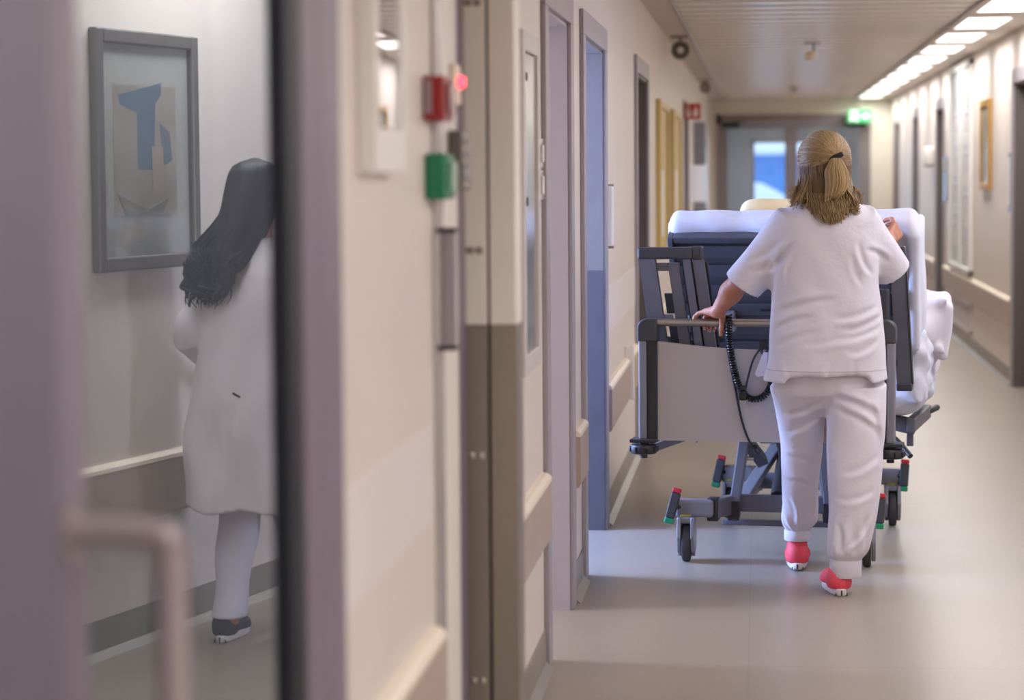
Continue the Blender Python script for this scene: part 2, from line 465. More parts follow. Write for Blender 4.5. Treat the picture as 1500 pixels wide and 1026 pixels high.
def casing(name, X, s, hole, w, proud, m, zpad=None):
    """door casing on a side wall; s=+1 the corridor lies at +X of the wall"""
    ya, yb, za, zb = hole; zp = w if zpad is None else zpad
    b = MB(); x0, x1 = sorted((X, X + s*proud))
    b.box(x0, x1, ya - w, ya, 0, zb, 0.003); b.box(x0, x1, yb, yb + w, 0, zb, 0.003); b.box(x0, x1, ya - w, yb + w, zb, zb + zp, 0.003)
    return struct(b.build(name, m))
def reveal(name, X, s, hole, d, m):
    ya, yb, za, zb = hole; b = MB(); t = 0.012
    x0, x1 = sorted((X - s*d, X + s*0.002))
    b.box(x0, x1, ya, ya + t, 0, zb); b.box(x0, x1, yb - t, yb, 0, zb); b.box(x0, x1, ya, yb, zb - t, zb)
    return struct(b.build(name, m))
n_trim = 0
def trim(): 
    global n_trim; n_trim += 1; return 'trim_%d' % n_trim
casing(trim(), XL, 1, D0, 0.20, 0.02, M_frame)
mb = MB(); mb.box(XL, XL + 0.026, 1.2, 2.135, 0, 2.44, 0.004); struct(mb.build(trim(), mat('near_jamb_dark_violet', rgb(84, 77, 90), rough=0.45, var=0.04)))
casing(trim(), XL, 1, D1, 0.12, 0.016, M_casing, 0.09)
casing(trim(), XL, 1, D2, 0.12, 0.016, M_casing, 0.09)
casing(trim(), XL, 1, D3, 0.1, 0.016, M_casing, 0.09)
casing(trim(), XL, 1, D4, 0.1, 0.016, M_casing, 0.09)
reveal(trim(), XL, 1, D1, 0.14, M_reveal)
reveal(trim(), XL, 1, D2, 0.14, mat('reveal_paint_shaded', rgb(120, 110, 106), rough=0.5, var=0.03, vscale=6))  # darker copy of the reveal paint, shade put into the colour
reveal(trim(), XL, 1, D3, 0.14, M_door)
reveal(trim(), XL, 1, D4, 0.14, M_door)
for h in RD:
    casing(trim(), XR, -1, h, 0.09, 0.016, M_casing, 0.1); reveal(trim(), XR, -1, h, 0.14, M_door)
nd = 0
def closed_door(X, s, hole, d, m):
    global nd; nd += 1
    ya, yb, za, zb = hole; b = MB(); x0, x1 = sorted((X - s*d, X - s*(d + 0.045)))
    b.box(x0, x1, ya + 0.014, yb - 0.014, 0.008, zb - 0.014, 0.003)
    o = struct(b.build('door_%d' % nd, m))
    hy = ya + 0.12; xx = X - s*d
    hb = MB(); hb.cyl((xx, hy, 1.02), (xx + s*0.05, hy, 1.02), 0.009); hb.cyl((xx + s*0.05, hy - 0.008, 1.02), (xx + s*0.05, hy + 0.12, 1.02), 0.009)
    hb.box(min(xx, xx + s*0.006), max(xx, xx + s*0.006), hy - 0.025, hy + 0.025, 0.92, 1.1, 0.003)
    hb.build('door_handle', M_steel2, o, True)
    return o
closed_door(XL, 1, D3, 0.085, M_door); closed_door(XL, 1, D4, 0.085, M_door)
for h in RD: closed_door(XR, -1, h, 0.085, M_door)
# steel cladding on the patient-room far reveal, dark reflection painted into its colour
mb = MB(); mb.box(XL - 0.14, XL + 0.004, D2[1] - 0.016, D2[1] - 0.011, 0.0, 1.09); struct(mb.build(trim(), mat('cladding_dark_reflection', rgb(84, 78, 84), rough=0.4, var=0.08, vscale=8)))

# rooms behind the left wall (dim office, two daylit rooms)
def room(name, x0, y0, y1, z1, m, win=None):
    b = MB(); X1 = XL - 0.13
    b.box(x0 - 0.1, x0, y0, y1, 0, z1); b.box(x0, X1, y0 - 0.05, y0, 0, z1); b.box(x0, X1, y1, y1 + 0.05, 0, z1); b.box(x0 - 0.1, X1, y0, y1, z1, z1 + 0.05)
    return struct(b.build(name, m))
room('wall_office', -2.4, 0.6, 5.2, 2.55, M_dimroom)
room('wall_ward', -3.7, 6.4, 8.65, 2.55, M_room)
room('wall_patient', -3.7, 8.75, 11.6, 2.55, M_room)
for i, (y0, y1) in enumerate([(6.9, 8.2), (8.95, 10.55)]):
    b = MB(); 
    for a in (y0, (y0+y1)/2 - 0.03, y1 - 0.06): b.box(-3.7, -3.64, a, a + 0.06, 0.7, 2.3)
    b.box(-3.7, -3.64, y0, y1, 0.7, 0.76); b.box(-3.7, -3.64, y0, y1, 2.24, 2.3)
    struct(b.build('window_%d' % (i + 1), M_whitep))

# ------------------------------------------------------------------ baseboards, wall guards, protection band
def runs(holes, y0, y1, pad):
    out = []; y = y0
    for h in holes:
        out.append((y, h[0] - pad)); y = h[1] + pad
    out.append((y, y1)); return [r for r in out if r[1] - r[0] > 0.05]
LH = [(2.13, 3.47), (5.17, 5.47), (7.45, 8.33), (9.05, 10.22), (12.95, 14.2), (21.35, 22.3)]
b = MB()
for ya, yb in runs(LH, YN, YF, 0.12):
    b.box(XL, XL + 0.006, ya, yb, 0, 0.12); b.prism([(XL + 0.006, 0), (XL + 0.03, 0), (XL + 0.006, 0.022)], 'y', ya, yb)
struct(b.build('baseboard_left', M_base))
b = MB()
for ya, yb in runs([(h[0], h[1]) for h in RD], YN, YF, 0.1):
    b.box(XR - 0.006, XR, ya, yb, 0, 0.12); b.prism([(XR - 0.006, 0), (XR - 0.006, 0.022), (XR - 0.03, 0)], 'y', ya, yb)
struct(b.build('baseboard_right', M_base))
def guard(X, s, ya, yb):
    b = MB(); b.prism([(X, 0.395), (X + s*0.022, 0.40), (X + s*0.028, 0.41), (X + s*0.028, 0.578), (X, 0.578)], 'y', ya, yb)
    o = struct(b.build(trim(), M_guard))
    c = MB(); c.prism([(X, 0.578), (X + s*0.029, 0.578), (X + s*0.027, 0.590), (X + s*0.014, 0.600), (X, 0.602)], 'y', ya, yb)
    c.build('guard_cap', M_cream, o)
for ya, yb in [(0.3, 1.9), (3.70, 4.80), (5.6, 7.3), (8.50, 8.91), (10.36, 11.84), (11.87, 12.82), (14.35, 21.2), (22.45, 32.6)]: guard(XL, 1, ya, yb)
for ya, yb in [(-3.9, 4.0), (4.03, 9.9), (9.93, 15.95), (17.25, 20.34), (20.37, 23.38), (24.62, 27.18), (28.32, 31.1)]: guard(XR, -1, ya, yb)
b = MB()
for ya, yb in [(3.70, 4.80), (5.6, 6.55), (10.36, 12.82), (14.35, 21.2)]: b.box(XL, XL + 0.003, ya, yb, 0.81, 1.005)
struct(b.build(trim(), M_band))
# clip at the guard joint
mb = MB(); mb.box(XL, XL + 0.045, 11.83, 11.88, 0.40, 0.66, 0.006); struct(mb.build(trim(), M_white))
# smooth strip beside the fire door, glossy joint profile
mb = MB(); mb.box(XL, XL + 0.012, 4.90, 5.17, 0, 2.44, 0.002); struct(mb.build(trim(), M_white))
mb = MB(); mb.cyl((XL + 0.004, 4.87, 0.12), (XL + 0.004, 4.87, 2.44), 0.016, n=16); struct(mb.build(trim(), mat('glossy_profile', rgb(190, 186, 188), rough=0.12, metal=0.5, var=0.02), None, True))
mb = MB(); mb.box(XL, XL + 0.006, 5.18, 5.355, 0, 2.44, 0.002); struct(mb.build(trim(), M_frame))

# ------------------------------------------------------------------ ceiling
mb = MB(); mb.box(XL - 0.13, XR + 0.13, YN, YF + 6.3, 2.475, 2.56); ceil = struct(mb.build('ceiling', M_ceilw))
mb = MB(); mb.box(XL, -0.487, YN, YF, ZC, ZC + 0.03); mb.build('side_panel', M_ceilw, ceil)
mb = MB(); mb.box(-0.495, -0.470, YN, YF, ZC - 0.012, ZC + 0.03, 0.003); mb.build('edge_channel', M_chan, ceil)
mb = MB(); mb.box(1.235, 1.255, YN, YF, ZC - 0.01, ZC + 0.03, 0.003); mb.build('edge_channel', M_chan, ceil)
mb = MB(); mb.box(1.255, XR, YN, YF, ZC, ZC + 0.03); mb.build('side_panel', M_ceilw, ceil)
pb = MB()
pb.prism([(-0.205, 0.004), (-0.200, 0.0), (0.195, 0.010), (0.205, 0.014), (0.205, 0.028), (-0.205, 0.028)], 'x', -0.470, 1.235)
pme = pb.mesh('plank'); pme.materials.append(M_ceil)
y = -1.0
while y < YF - 0.1:
    o = bpy.data.objects.new('plank', pme); COL.objects.link(o); o.parent = ceil; o.location = (0, y, ZC); y += 0.42
mb = MB(); mb.box(-0.47, 1.235, YN, -1.1, ZC, ZC + 0.02); mb.build('rear_panel', M_ceil, ceil)

# ceiling lamps along the right side
ORD = 'first second third fourth fifth sixth seventh eighth ninth tenth eleventh twelfth thirteenth fourteenth fifteenth sixteenth seventeenth eighteenth nineteenth twentieth'.split()
lamp_lab = ['long white ceiling lamp above the right wall, %s counted from the end doors' % w for w in ORD]
for k in list(range(-9, 11)) + [11, 12, 13]:
    y0 = 13.8 + 1.75*k; lx = 1.4325
    if k > 10: y0 = -3.2 + 2.1*(k - 11); lx = 0.3     # unseen row added as fill for faces turned to the camera
    t = thing('ceiling_lamp', lamp_lab[10 - k] if k <= 10 else 'added fill light in the unseen short middle row, %s from the rear wall' % ORD[k - 11], 'lamp', (lx, y0 + 0.65, ZC), 0, 'ceiling lamps in one row')
    mb = MB()
    mb.box(-0.15, 0.15, -0.62, -0.60, -0.003, 0.012); mb.box(-0.15, 0.15, 0.60, 0.62, -0.003, 0.012)
    mb.box(-0.15, -0.135, -0.60, 0.60, -0.003, 0.012); mb.box(0.135, 0.15, -0.60, 0.60, -0.003, 0.012)
    mb.build('frame', M_whitep, t)
    mb = MB(); mb.box(-0.135, 0.135, -0.60, 0.60, -0.002, 0.010); mb.build('diffuser', M_lamp, t)
    ld = area_light('louvre_light', (0, 0, -0.004), (0, 0, 0), 0.27, 1.2, LAMP_W, (1.0, 0.985, 0.985), math.radians(165)); ld.parent = t

# ------------------------------------------------------------------ end of the corridor: glazed double door and lobby
b = MB()
b.box(XL - 0.13, -0.56, YF, YF + 0.15, 0, 2.6); b.box(1.46, XR + 0.13, YF, YF + 0.15, 0, 2.6); b.box(-0.56, 1.46, YF, YF + 0.15, 2.24, 2.6)
struct(b.build('wall_end', mat('end_wall_cream', rgb(226, 219, 203), rough=0.5, var=0.02)))
M_alu = mat('end_door_frame_taupe', rgb(140, 130, 128), rough=0.4, metal=0.2, var=0.03)
b = MB()
b.box(-0.56, -0.50, YF - 0.02, YF + 0.1, 0, 2.24); b.box(1.40, 1.46, YF - 0.02, YF + 0.1, 0, 2.24); b.box(-0.56, 1.46, YF - 0.02, YF + 0.1, 2.13, 2.24)
struct(b.build(trim(), M_alu))
for i, (a, c) in enumerate([(-0.495, 0.415), (0.425, 1.395)]):
    nd += 1
    b = MB(); y0, y1 = YF + 0.01, YF + 0.06
    b.box(a, a + 0.075, y0, y1, 0.01, 2.12); b.box(c - 0.075, c, y0, y1, 0.01, 2.12); b.box(a + 0.075, c - 0.075, y0, y1, 2.06, 2.12); b.box(a + 0.075, c - 0.075, y0, y1, 0.01, 0.25)
    d = struct(b.build('door_%d' % nd, M_alu))
    g = MB(); g.box(a + 0.075, c - 0.075, y0 + 0.02, y0 + 0.026, 0.25, 2.06); g.build('pane', M_glass, d)
    h = MB(); hx = c - 0.04 if i == 0 else a + 0.04
    h.cyl((hx, y0 - 0.05, 0.9), (hx, y0 - 0.05, 1.3), 0.014); h.cyl((hx, y0, 0.93), (hx, y0 - 0.05, 0.93), 0.01); h.cyl((hx, y0, 1.27), (hx, y0 - 0.05, 1.27), 0.01)
    h.build('pull_handle', M_steel2, d, True)
    q = MB(); qx = a + 0.12 if i == 0 else c - 0.12
    q.box(qx - 0.12, qx + 0.12, y0 - 0.06, y0, 2.07, 2.13, 0.006); q.bar((qx, y0 - 0.04, 2.13), (qx + (0.2 if i == 0 else -0.2), y0 - 0.05, 2.15), 0.02, 0.012)
    q.build('door_closer', M_black, d)
# lobby beyond
b = MB()
b.box(XL - 0.13, XL, YF + 0.15, YF + 5.3, 0, 2.5); b.box(XR, XR + 0.13, YF + 0.15, YF + 5.3, 0, 2.5)
struct(b.build('wall_lobby', mat('lobby_paint', rgb(205, 208, 205), rough=0.5, var=0.02)))
b = MB(); y0, y1 = YF + 5.2, YF + 5.3
b.box(XL, -0.12, y0, y1, 0, 2.5); b.box(1.05, XR, y0, y1, 0, 2.5); b.box(-0.12, 1.05, y0, y1, 1.97, 2.5); b.box(-0.12, 1.05, y0, y1, 0, 0.25)
struct(b.build('wall_lobby_end', mat('lobby_end_paint', rgb(150, 150, 155), rough=0.5, var=0.02)))
b = MB()
for x in (-0.12, 0.44, 1.0): b.box(x, x + 0.05, y0 + 0.02, y0 + 0.07, 0.25, 1.97)
b.box(-0.12, 1.05, y0 + 0.02, y0 + 0.07, 1.92, 1.97); b.box(-0.12, 1.05, y0 + 0.02, y0 + 0.07, 0.25, 0.3)
w3 = struct(b.build('window_3', M_alu))
b = MB(); b.box(-0.12, 1.05, y0 + 0.04, y0 + 0.046, 0.3, 1.92); b.build('pane', M_glass, w3)
# outdoors behind the window: snow bank, added blue block for blurred refraction
V = []; Fc = []
for i in range(24):
    for j in range(10):
        x = -6 + i*0.55; yy = 42 + j*0.9
        z = -0.6 + 1.9*math.exp(-((x + 0.6)/2.6)**2)*math.sin(min(1, j/6)*PI/2) + 0.08*math.sin(i*1.3 + j)
        V.append((x, yy, z))
for i in range(23):
    for j in range(9): Fc.append((i*10+j, i*10+j+1, (i+1)*10+j+1, (i+1)*10+j))
tag(pydata('snow_bank', V, Fc, mat('snow', rgb(240, 244, 252), rough=0.6, var=0.02), None, True), 'white snow bank outside the window beyond the end doors', 'snow')
t = thing('refraction_block', 'blue block added outside the end window, standing in for blurred refraction', 'stand-in', (0.2, 56, 0))
b = MB(); b.box(-9, 9, 0, 6, -1, 1.85); b.build('wall', mat('refraction_blue', rgb(88, 140, 205), rough=0.6, var=0.05, vscale=2), t)
b = MB(); b.prism([(-9.3, 1.85), (9.3, 1.85), (9.3, 1.95), (-9.3, 1.95)], 'y', -0.3, 6.3); b.build('roof_edge', mat('pale_fascia', rgb(215, 225, 240), rough=0.5, var=0.02), t)
b = MB(); b.box(-1.6, -0.6, -0.04, 0.0, -1, 1.5); b.build('door', mat('cream_door', rgb(215, 205, 170), rough=0.5, var=0.03), t)

# ------------------------------------------------------------------ glazed office door, ajar (near left)
PH = math.radians(7.3)
u_ = Vector((math.sin(PH), math.cos(PH), 0)); n_ = Vector((math.cos(PH), -math.sin(PH), 0))
nd += 1
def leafM():   # local: x = along leaf away from camera, y = out of the leaf into the corridor, z up; origin at the glass line Y=3.3
    return Matrix(((u_.x, n_.x, 0, XL), (u_.y, n_.y, 0, 3.3), (0, 0, 1, 0), (0, 0, 0, 1)))
LM = leafM()
b = MB()
b.box(0.045, 0.155, -0.03, 0.016, 0.01, 2.29, 0.004, 2, LM)
b.box(-0.93, -0.725, -0.03, 0.016, 0.01, 2.29, 0.004, 2, LM)
b.box(-0.725, 0.045, -0.03, 0.016, 2.18, 2.29, 0.004, 2, LM); b.box(-0.725, 0.045, -0.03, 0.016, 0.01, 0.16, 0.004, 2, LM)
leaf = struct(b.build('door_%d' % nd, M_frame))
b = MB(); b.box(-0.725, 0.03, -0.001, 0.0, 0.16, 2.18, 0, 2, LM); b.build('pane', M_glassd, leaf)
b = MB(); b.box(-0.012, 0.0449, -0.012, 0.013, 0.16, 2.18, 0, 2, LM); b.box(-0.7249, -0.715, -0.012, 0.010, 0.16, 2.18, 0, 2, LM); b.build('gasket', M_dark, leaf)
hp = LM @ Vector((-0.785, 0.016, 1.125)); ho = LM @ Vector((-0.785, 0.135, 1.125)); hb_ = LM @ Vector((-0.785, 0.135, 0.55)); hq = LM @ Vector((-0.785, 0.016, 0.55))
b = MB(); b.tube(spline([hp, hp.lerp(ho, 0.8), ho + Vector((0, 0, -0.012)), ho + Vector((0, 0, -0.06)), hb_ + Vector((0, 0, 0.06)), hb_ + Vector((0, 0, 0.012)), hq.lerp(hb_, 0.8), hq], 5), 0.0165, 16)
b.build('pull_handle', mat('handle_mauve_lacquer', rgb(146, 132, 134), rough=0.3, var=0.02), leaf, True)
b = MB()
for z in (1.125, 0.55):
    a = LM @ Vector((-0.785, 0.016, z)); c = LM @ Vector((-0.785, 0.024, z)); b.cyl(a, c, 0.03, n=24)
b.build('handle_rose', M_steel2, leaf, True)

# ------------------------------------------------------------------ fire-door post
t = thing('fire_door_post', 'greige fire-door post with dull steel lower cladding projecting from the left wall', 'door post', (XL, 5.36, 0))
for i, (x0, x1) in enumerate([(0.0, 0.0525), (0.0585, 0.116)]):
    b = MB(); b.box(x0, x1, 0.0, 0.13, 1.166, ZC, 0.002); up = b.build('post_panel', M_post, t)
    b = MB(); b.box(x0, x1 + (0.002 if i else 0), -0.002, 0.13, 0.0, 1.166, 0.002); kp = b.build('kick_cladding', M_steel, t)
    kp['label'] = 'dull brushed steel cladding'
    if i == 0:
        for z in (1.87, 1.33, 0.876, 0.372):
            for x in (0.016, 0.036):
                s = MB(); s.cyl((x, -0.004, z), (x, 0.002, z), 0.0085, n=16, bev=0.0015); s.build('screw', M_steel2 if z < 1.16 else mat('screw_cap', rgb(150, 145, 132), rough=0.4), up if z > 1.16 else kp, True)
b = MB(); b.box(0.052, 0.059, 0.012, 0.13, 0, ZC); b.build('joint_strip', M_dark, t)

# ------------------------------------------------------------------ fittings on the left wall beside the glazed door
# glazed notice case
t = thing('wall_case', 'tall white glazed wall case beside the glazed office door', 'wall case', (XL, 3.95, 0))
b = MB(); x1 = 0.032
b.box(0, x1, 0.0, 0.035, 1.50, 2.25, 0.004); b.box(0, x1, 0.30, 0.335, 1.50, 2.25, 0.004); b.box(0, x1, 0.035, 0.30, 1.50, 1.575, 0.004); b.box(0, x1, 0.035, 0.30, 2.21, 2.25, 0.004)
b.build('frame', M_whitep, t)
b = MB(); b.box(0.001, 0.005, 0.035, 0.30, 1.575, 2.21); b.build('back_panel', M_paper, t)
b = MB(); b.box(0.0055, 0.012, 0.15, 0.25, 1.578, 1.80, 0.002); b.build('leaflet', mat('leaflet_slate', rgb(120, 120, 138), rough=0.5, var=0.05), t)
b = MB(); b.box(0.0055, 0.0135, 0.15, 0.25, 1.578, 1.60, 0.002); b.build('leaflet_band', mat('leaflet_teal', rgb(110, 150, 150), rough=0.5, var=0.05), t)
b = MB(); b.box(0.0055, 0.013, 0.24, 0.27, 1.795, 1.81, 0.002); b.build('red_tab', M_redb, t)
b = MB(); b.box(0.024, 0.027, 0.035, 0.30, 1.575, 2.21); b.build('pane', glass_mat('case_glass', (0.9, 0.9, 0.92, 1), ior=1.5), t)
# red call point
t = thing('fire_call_point', 'red fire call point box above the green one', 'call point', (XL, 4.78, 1.645))
b = MB(); b.box(0, 0.042, -0.05, 0.09, -0.043, 0.043, 0.006); b.build('housing', M_redb, t)
b = MB(); b.box(0.0425, 0.048, -0.01, 0.075, -0.03, 0.03, 0.003); b.build('cover', mat('dark_red', rgb(120, 16, 26), rough=0.2), t)
b = MB(); b.box(0.004, 0.018, -0.053, -0.0495, -0.03, 0.035, 0.001); b.build('label_plate', mat('label_grey', rgb(160, 140, 146), rough=0.5), t)
t = thing('door_release', 'green emergency door release box below the red call point', 'door release', (XL, 4.80, 1.493))
b = MB(); b.box(0, 0.042, -0.05, 0.09, -0.045, 0.045, 0.007); b.build('housing', M_greenb, t)
b = MB(); b.box(0.0425, 0.05, -0.01, 0.075, -0.03, 0.03, 0.003); b.build('cover', mat('pale_cover', rgb(150, 190, 170), rough=0.15), t)
# led plate and keypad sit on the smooth strip (12 mm proud)
xs = 0.0125
t = thing('indicator_plate', 'slim cream wall plate with a glowing red light', 'indicator', (XL + xs, 5.10, 1.683))
b = MB(); b.box(0, 0.012, -0.05, 0.05, -0.042, 0.042, 0.004); b.build('plate', M_cream, t)
b = MB(); b.cyl((0.012, 0.005, 0.005), (0.026, 0.005, 0.005), 0.014, 0.010, n=20, bev=0.003); b.build('lamp_lens', M_led, t, True)
t = thing('keypad', 'grey door keypad with rows of buttons beside the fire-door post', 'keypad', (XL + xs, 5.08, 1.525))
b = MB(); b.box(0, 0.028, -0.07, 0.07, -0.062, 0.062, 0.004); b.build('housing', mat('keypad_grey', rgb(92, 86, 86), rough=0.4, var=0.03), t)
b = MB(); b.box(0.0285, 0.031, -0.05, 0.055, -0.055, 0.055, 0.001); b.build('face_plate', M_steel2, t)
for r in range(4):
    for c in range(3):
        b = MB(); yy = -0.03 + c*0.033; zz = 0.038 - r*0.025
        b.box(0.031, 0.035, yy - 0.011, yy + 0.011, zz - 0.008, zz + 0.008, 0.0015); b.build('button', mat('button', rgb(150, 148, 150), rough=0.35) if (r, c) == (0, 0) else bpy.data.materials['button'], t)
t = thing('grab_bar', 'vertical grey grab bar with dark ends below the green box', 'bar', (XL, 4.87, 0))
b = MB(); b.box(0.018, 0.044, -0.012, 0.02, 1.152, 1.386, 0.004); b.build('rail', mat('bar_grey', rgb(150, 142, 150), rough=0.35, var=0.03), t)
for z in (1.146, 1.381):
    b = MB(); b.box(0.004, 0.046, -0.016, 0.024, z, z + 0.010, 0.002); b.build('end_cap', M_black, t)
# steel hatch
t = thing('service_hatch', 'tall narrow steel service hatch in pale frame on the left wall', 'hatch', (XL, 6.6, 0))
b = MB(); w = 0.5
b.box(0, 0.018, 0, 0.06, 0.945, 1.885, 0.003); b.box(0, 0.018, w - 0.06, w, 0.945, 1.885, 0.003); b.box(0, 0.018, 0.06, w - 0.06, 0.945, 1.0, 0.003); b.box(0, 0.018, 0.06, w - 0.06, 1.83, 1.885, 0.003)
b.build('frame', mat('hatch_frame_grey', rgb(205, 198, 195), rough=0.4, var=0.02), t)
b = MB(); b.box(0.002, 0.010, 0.062, w - 0.062, 1.002, 1.828, 0.002); dr = b.build('hatch_door', mat('hatch_steel', rgb(205, 205, 205), rough=0.2, metal=0.8, var=0.03), t)
for z in (1.76, 1.42):
    b = MB(); b.cyl((0.010, 0.09, z), (0.02, 0.09, z), 0.012, n=16); b.build('lock', M_black, dr, True)
b = MB(); b.box(0.0105, 0.0125, 0.075, 0.105, 1.69, 1.72); b.build('sticker', mat('sticker_red', rgb(205, 120, 120), rough=0.6), dr)
for z, lab in ((1.555, 'upper grey steel switch plate beside the first open doorway'), (1.462, 'lower grey steel switch plate beside the first open doorway')):
    t = thing('switch_plate', lab, 'switch', (XL, 7.21, z), 0, 'switch plates by the doorway')
    b = MB(); b.box(0, 0.012, -0.045, 0.045, -0.045, 0.045, 0.003); b.build('plate', M_steel2, t)
    b = MB(); b.box(0.012, 0.018, -0.022, 0.022, -0.026, 0.026, 0.002); b.build('rocker', M_whitep, t)
t = thing('soap_dispenser', 'slim white dispenser on the wall past the blue-lit doorway', 'dispenser', (XL, 10.46, 1.31))
b = MB(); b.box(0, 0.03, -0.05, 0.05, -0.12, 0.13, 0.006); b.build('body', M_whitep, t)
for z in (-0.13, 0.133): 
    b = MB(); b.box(0, 0.032, -0.02, 0.02, z - 0.006, z + 0.004, 0.002); b.build('bracket', M_chan, t)

# ------------------------------------------------------------------ further down the left wall
for ya, yb, lab in ((15.55, 17.1, 'nearer of two tall pale gold boards on the left wall'), (18.05, 19.9, 'farther of two tall pale gold boards on the left wall')):
    t = thing('gold_board', lab, 'board', (XL, ya, 0), 0, 'gold boards on the left wall'); w = yb - ya
    b = MB(); z0, z1 = 0.95, 1.955
    b.box(0, 0.03, 0, 0.05, z0, z1, 0.004); b.box(0, 0.03, w - 0.05, w, z0, z1, 0.004); b.box(0, 0.03, 0.05, w - 0.05, z0, z0 + 0.05, 0.004); b.box(0, 0.03, 0.05, w - 0.05, z1 - 0.05, z1, 0.004)
    b.build('frame', mat('board_gold', rgb(206, 178, 108), rough=0.4, metal=0.1, var=0.06, vscale=20), t)
    b = MB(); b.box(0.0, 0.012, 0.05, w - 0.05, z0 + 0.05, z1 - 0.05); b.build('panel', M_yellow, t)
    b = MB(); b.box(0.012, 0.014, w*0.35, w*0.62, z0 + 0.12, z1 - 0.45); b.build('sheet', M_paper, t)
# projecting red fire sign with white pictogram
t = thing('fire_sign', 'red projecting fire equipment sign with white pictogram on the left wall', 'sign', (XL, 21.15, 2.01))
b = MB(); b.box(0.0, 0.15, -0.006, 0.006, -0.068, 0.068, 0.002); b.build('plate', mat('sign_red', rgb(196, 40, 28), rough=0.4), t)
b = MB()
b.box(0.03, 0.065, -0.0075, -0.006, -0.05, 0.02); b.cyl((0.0475, -0.0075, 0.02), (0.0475, -0.006, 0.02), 0.0175, n=16); b.box(0.044, 0.051, -0.0075, -0.006, 0.03, 0.055); b.box(0.03, 0.06, -0.0075, -0.006, 0.048, 0.055)
b.prism([(0.085, -0.045), (0.125, -0.045), (0.13, -0.01), (0.118, 0.03), (0.105, 0.05), (0.098, 0.01), (0.085, -0.01)], 'y', -0.0075, -0.006)
b.build('pictogram', M_paper, t)
b = MB(); b.box(0.0, 0.012, -0.012, 0.012, -0.075, 0.075, 0.002); b.build('bracket', M_chan, t)
for z0, z1, lab in ((1.56, 1.99, 'blue-grey cabinet below and behind the red fire sign'), (1.0, 1.19, 'small grey box low on the left wall near the end doors')):
    t = thing('wall_cabinet', lab, 'cabinet', (XL, 24.6, 0)); b = MB(); b.box(0, 0.11, 0, 0.5, z0, z1, 0.008); b.build('body', mat('cabinet_bluegrey', rgb(150, 152, 165), rough=0.4, var=0.02), t)
    b = MB(); b.box(0.11, 0.116, 0.02, 0.48, z0 + 0.02, z1 - 0.02, 0.002); dd = b.build('door', bpy.data.materials['cabinet_bluegrey'], t)
    b = MB(); b.box(0.116, 0.125, 0.05, 0.07, (z0+z1)/2 - 0.03, (z0+z1)/2 + 0.03, 0.002); b.build('handle', M_steel2, dd)

# ------------------------------------------------------------------ ceiling devices
def speaker(loc, r, lab):
    t = thing('loudspeaker', lab, 'loudspeaker', loc)
    b = MB(); b.box(-0.07, 0.07, -0.02, 0.04, -0.012, 0.0, 0.003); b.box(-0.012, 0.012, -0.005, 0.02, -0.04, -0.01); b.build('bracket', M_chan, t)
    b = MB(); z = -0.03 - r
    b.cyl((0, -0.02, z), (0, 0.1, z), r, r*0.85, n=28, bev=0.008); b.build('housing', mat('speaker_olive', rgb(140, 132, 112), rough=0.45, var=0.03) if 'speaker_olive' not in bpy.data.materials else bpy.data.materials['speaker_olive'], t, True)
    b = MB(); b.cyl((0, -0.024, z), (0, -0.019, z), r*0.78, n=28); b.build('grille', mat('grille_olive', rgb(92, 88, 72), rough=0.5, var=0.1, vscale=90), t, True)
    b = MB(); b.cyl((0, -0.03, z), (0, -0.023, z), r*0.3, r*0.36, n=20); b.build('cone', M_white, t, True)
speaker((-0.545, 17.3, ZC), 0.068, 'nearer round olive loudspeaker hanging from the ceiling edge above the left wall')
speaker((-0.553, 25.5, ZC), 0.055, 'farther small loudspeaker hanging from the ceiling edge near the end doors')
for (x, y, s, lab) in ((0.39, 18.3, 1.0, 'nearer sensor hanging below the ceiling on a short stem'), (0.39, 28.2, 0.9, 'farther sensor hanging below the ceiling near the end doors')):
    t = thing('ceiling_sensor', lab, 'sensor', (x, y, ZC), 0.3)
    b = MB(); b.box(-0.055*s, 0.055*s, -0.03, 0.03, -0.016, 0, 0.003); b.build('base', M_chan, t)
    b = MB(); b.cyl((0.01, 0, -0.016), (0.01, 0, -0.075*s), 0.010, n=12); b.build('stem', M_chan, t, True)
    b = MB(); b.box(-0.05*s, 0.02*s, -0.04, 0.04, -0.13*s, -0.07*s, 0.015, 3); b.sphere((-0.02*s, -0.04, -0.1*s), 0.02*s); b.build('head', M_cream, t, True)
# exit sign
t = thing('exit_sign', 'green glowing exit sign with running figure above the end doors', 'sign', (1.305, 32.6, 2.20))
b = MB(); b.box(-0.155, 0.155, -0.03, 0.03, -0.085, 0.085, 0.006); b.build('housing', M_exit, t)
b = MB(); yf0, yf1 = -0.033, -0.03
b.box(-0.115, -0.10, yf0, yf1, -0.07, 0.07); b.box(-0.04, -0.025, yf0, yf1, -0.07, 0.07); b.box(-0.115, -0.025, yf0, yf1, 0.055, 0.07)
b.cyl((-0.062, yf0, 0.035), (-0.062, yf1, 0.035), 0.013, n=14)
b.bar((-0.065, -0.0315, 0.02), (-0.075, -0.0315, -0.02), 0.003, 0.024, (1, 0, 0)); b.bar((-0.075, -0.0315, -0.02), (-0.05, -0.0315, -0.05), 0.003, 0.012, (1, 0, 0)); b.bar((-0.075, -0.0315, -0.02), (-0.098, -0.0315, -0.05), 0.003, 0.012, (1, 0, 0)); b.bar((-0.065, -0.0315, 0.015), (-0.04, -0.0315, 0.0), 0.003, 0.009, (1, 0, 0))
b.build('running_figure', M_exitw, t)
b = MB(); b.prism([(0.02, 0.012), (0.075, 0.012), (0.075, 0.045), (0.13, 0.0), (0.075, -0.045), (0.075, -0.012), (0.02, -0.012)], 'y', yf0, yf1); b.build('arrow', M_exitw, t)
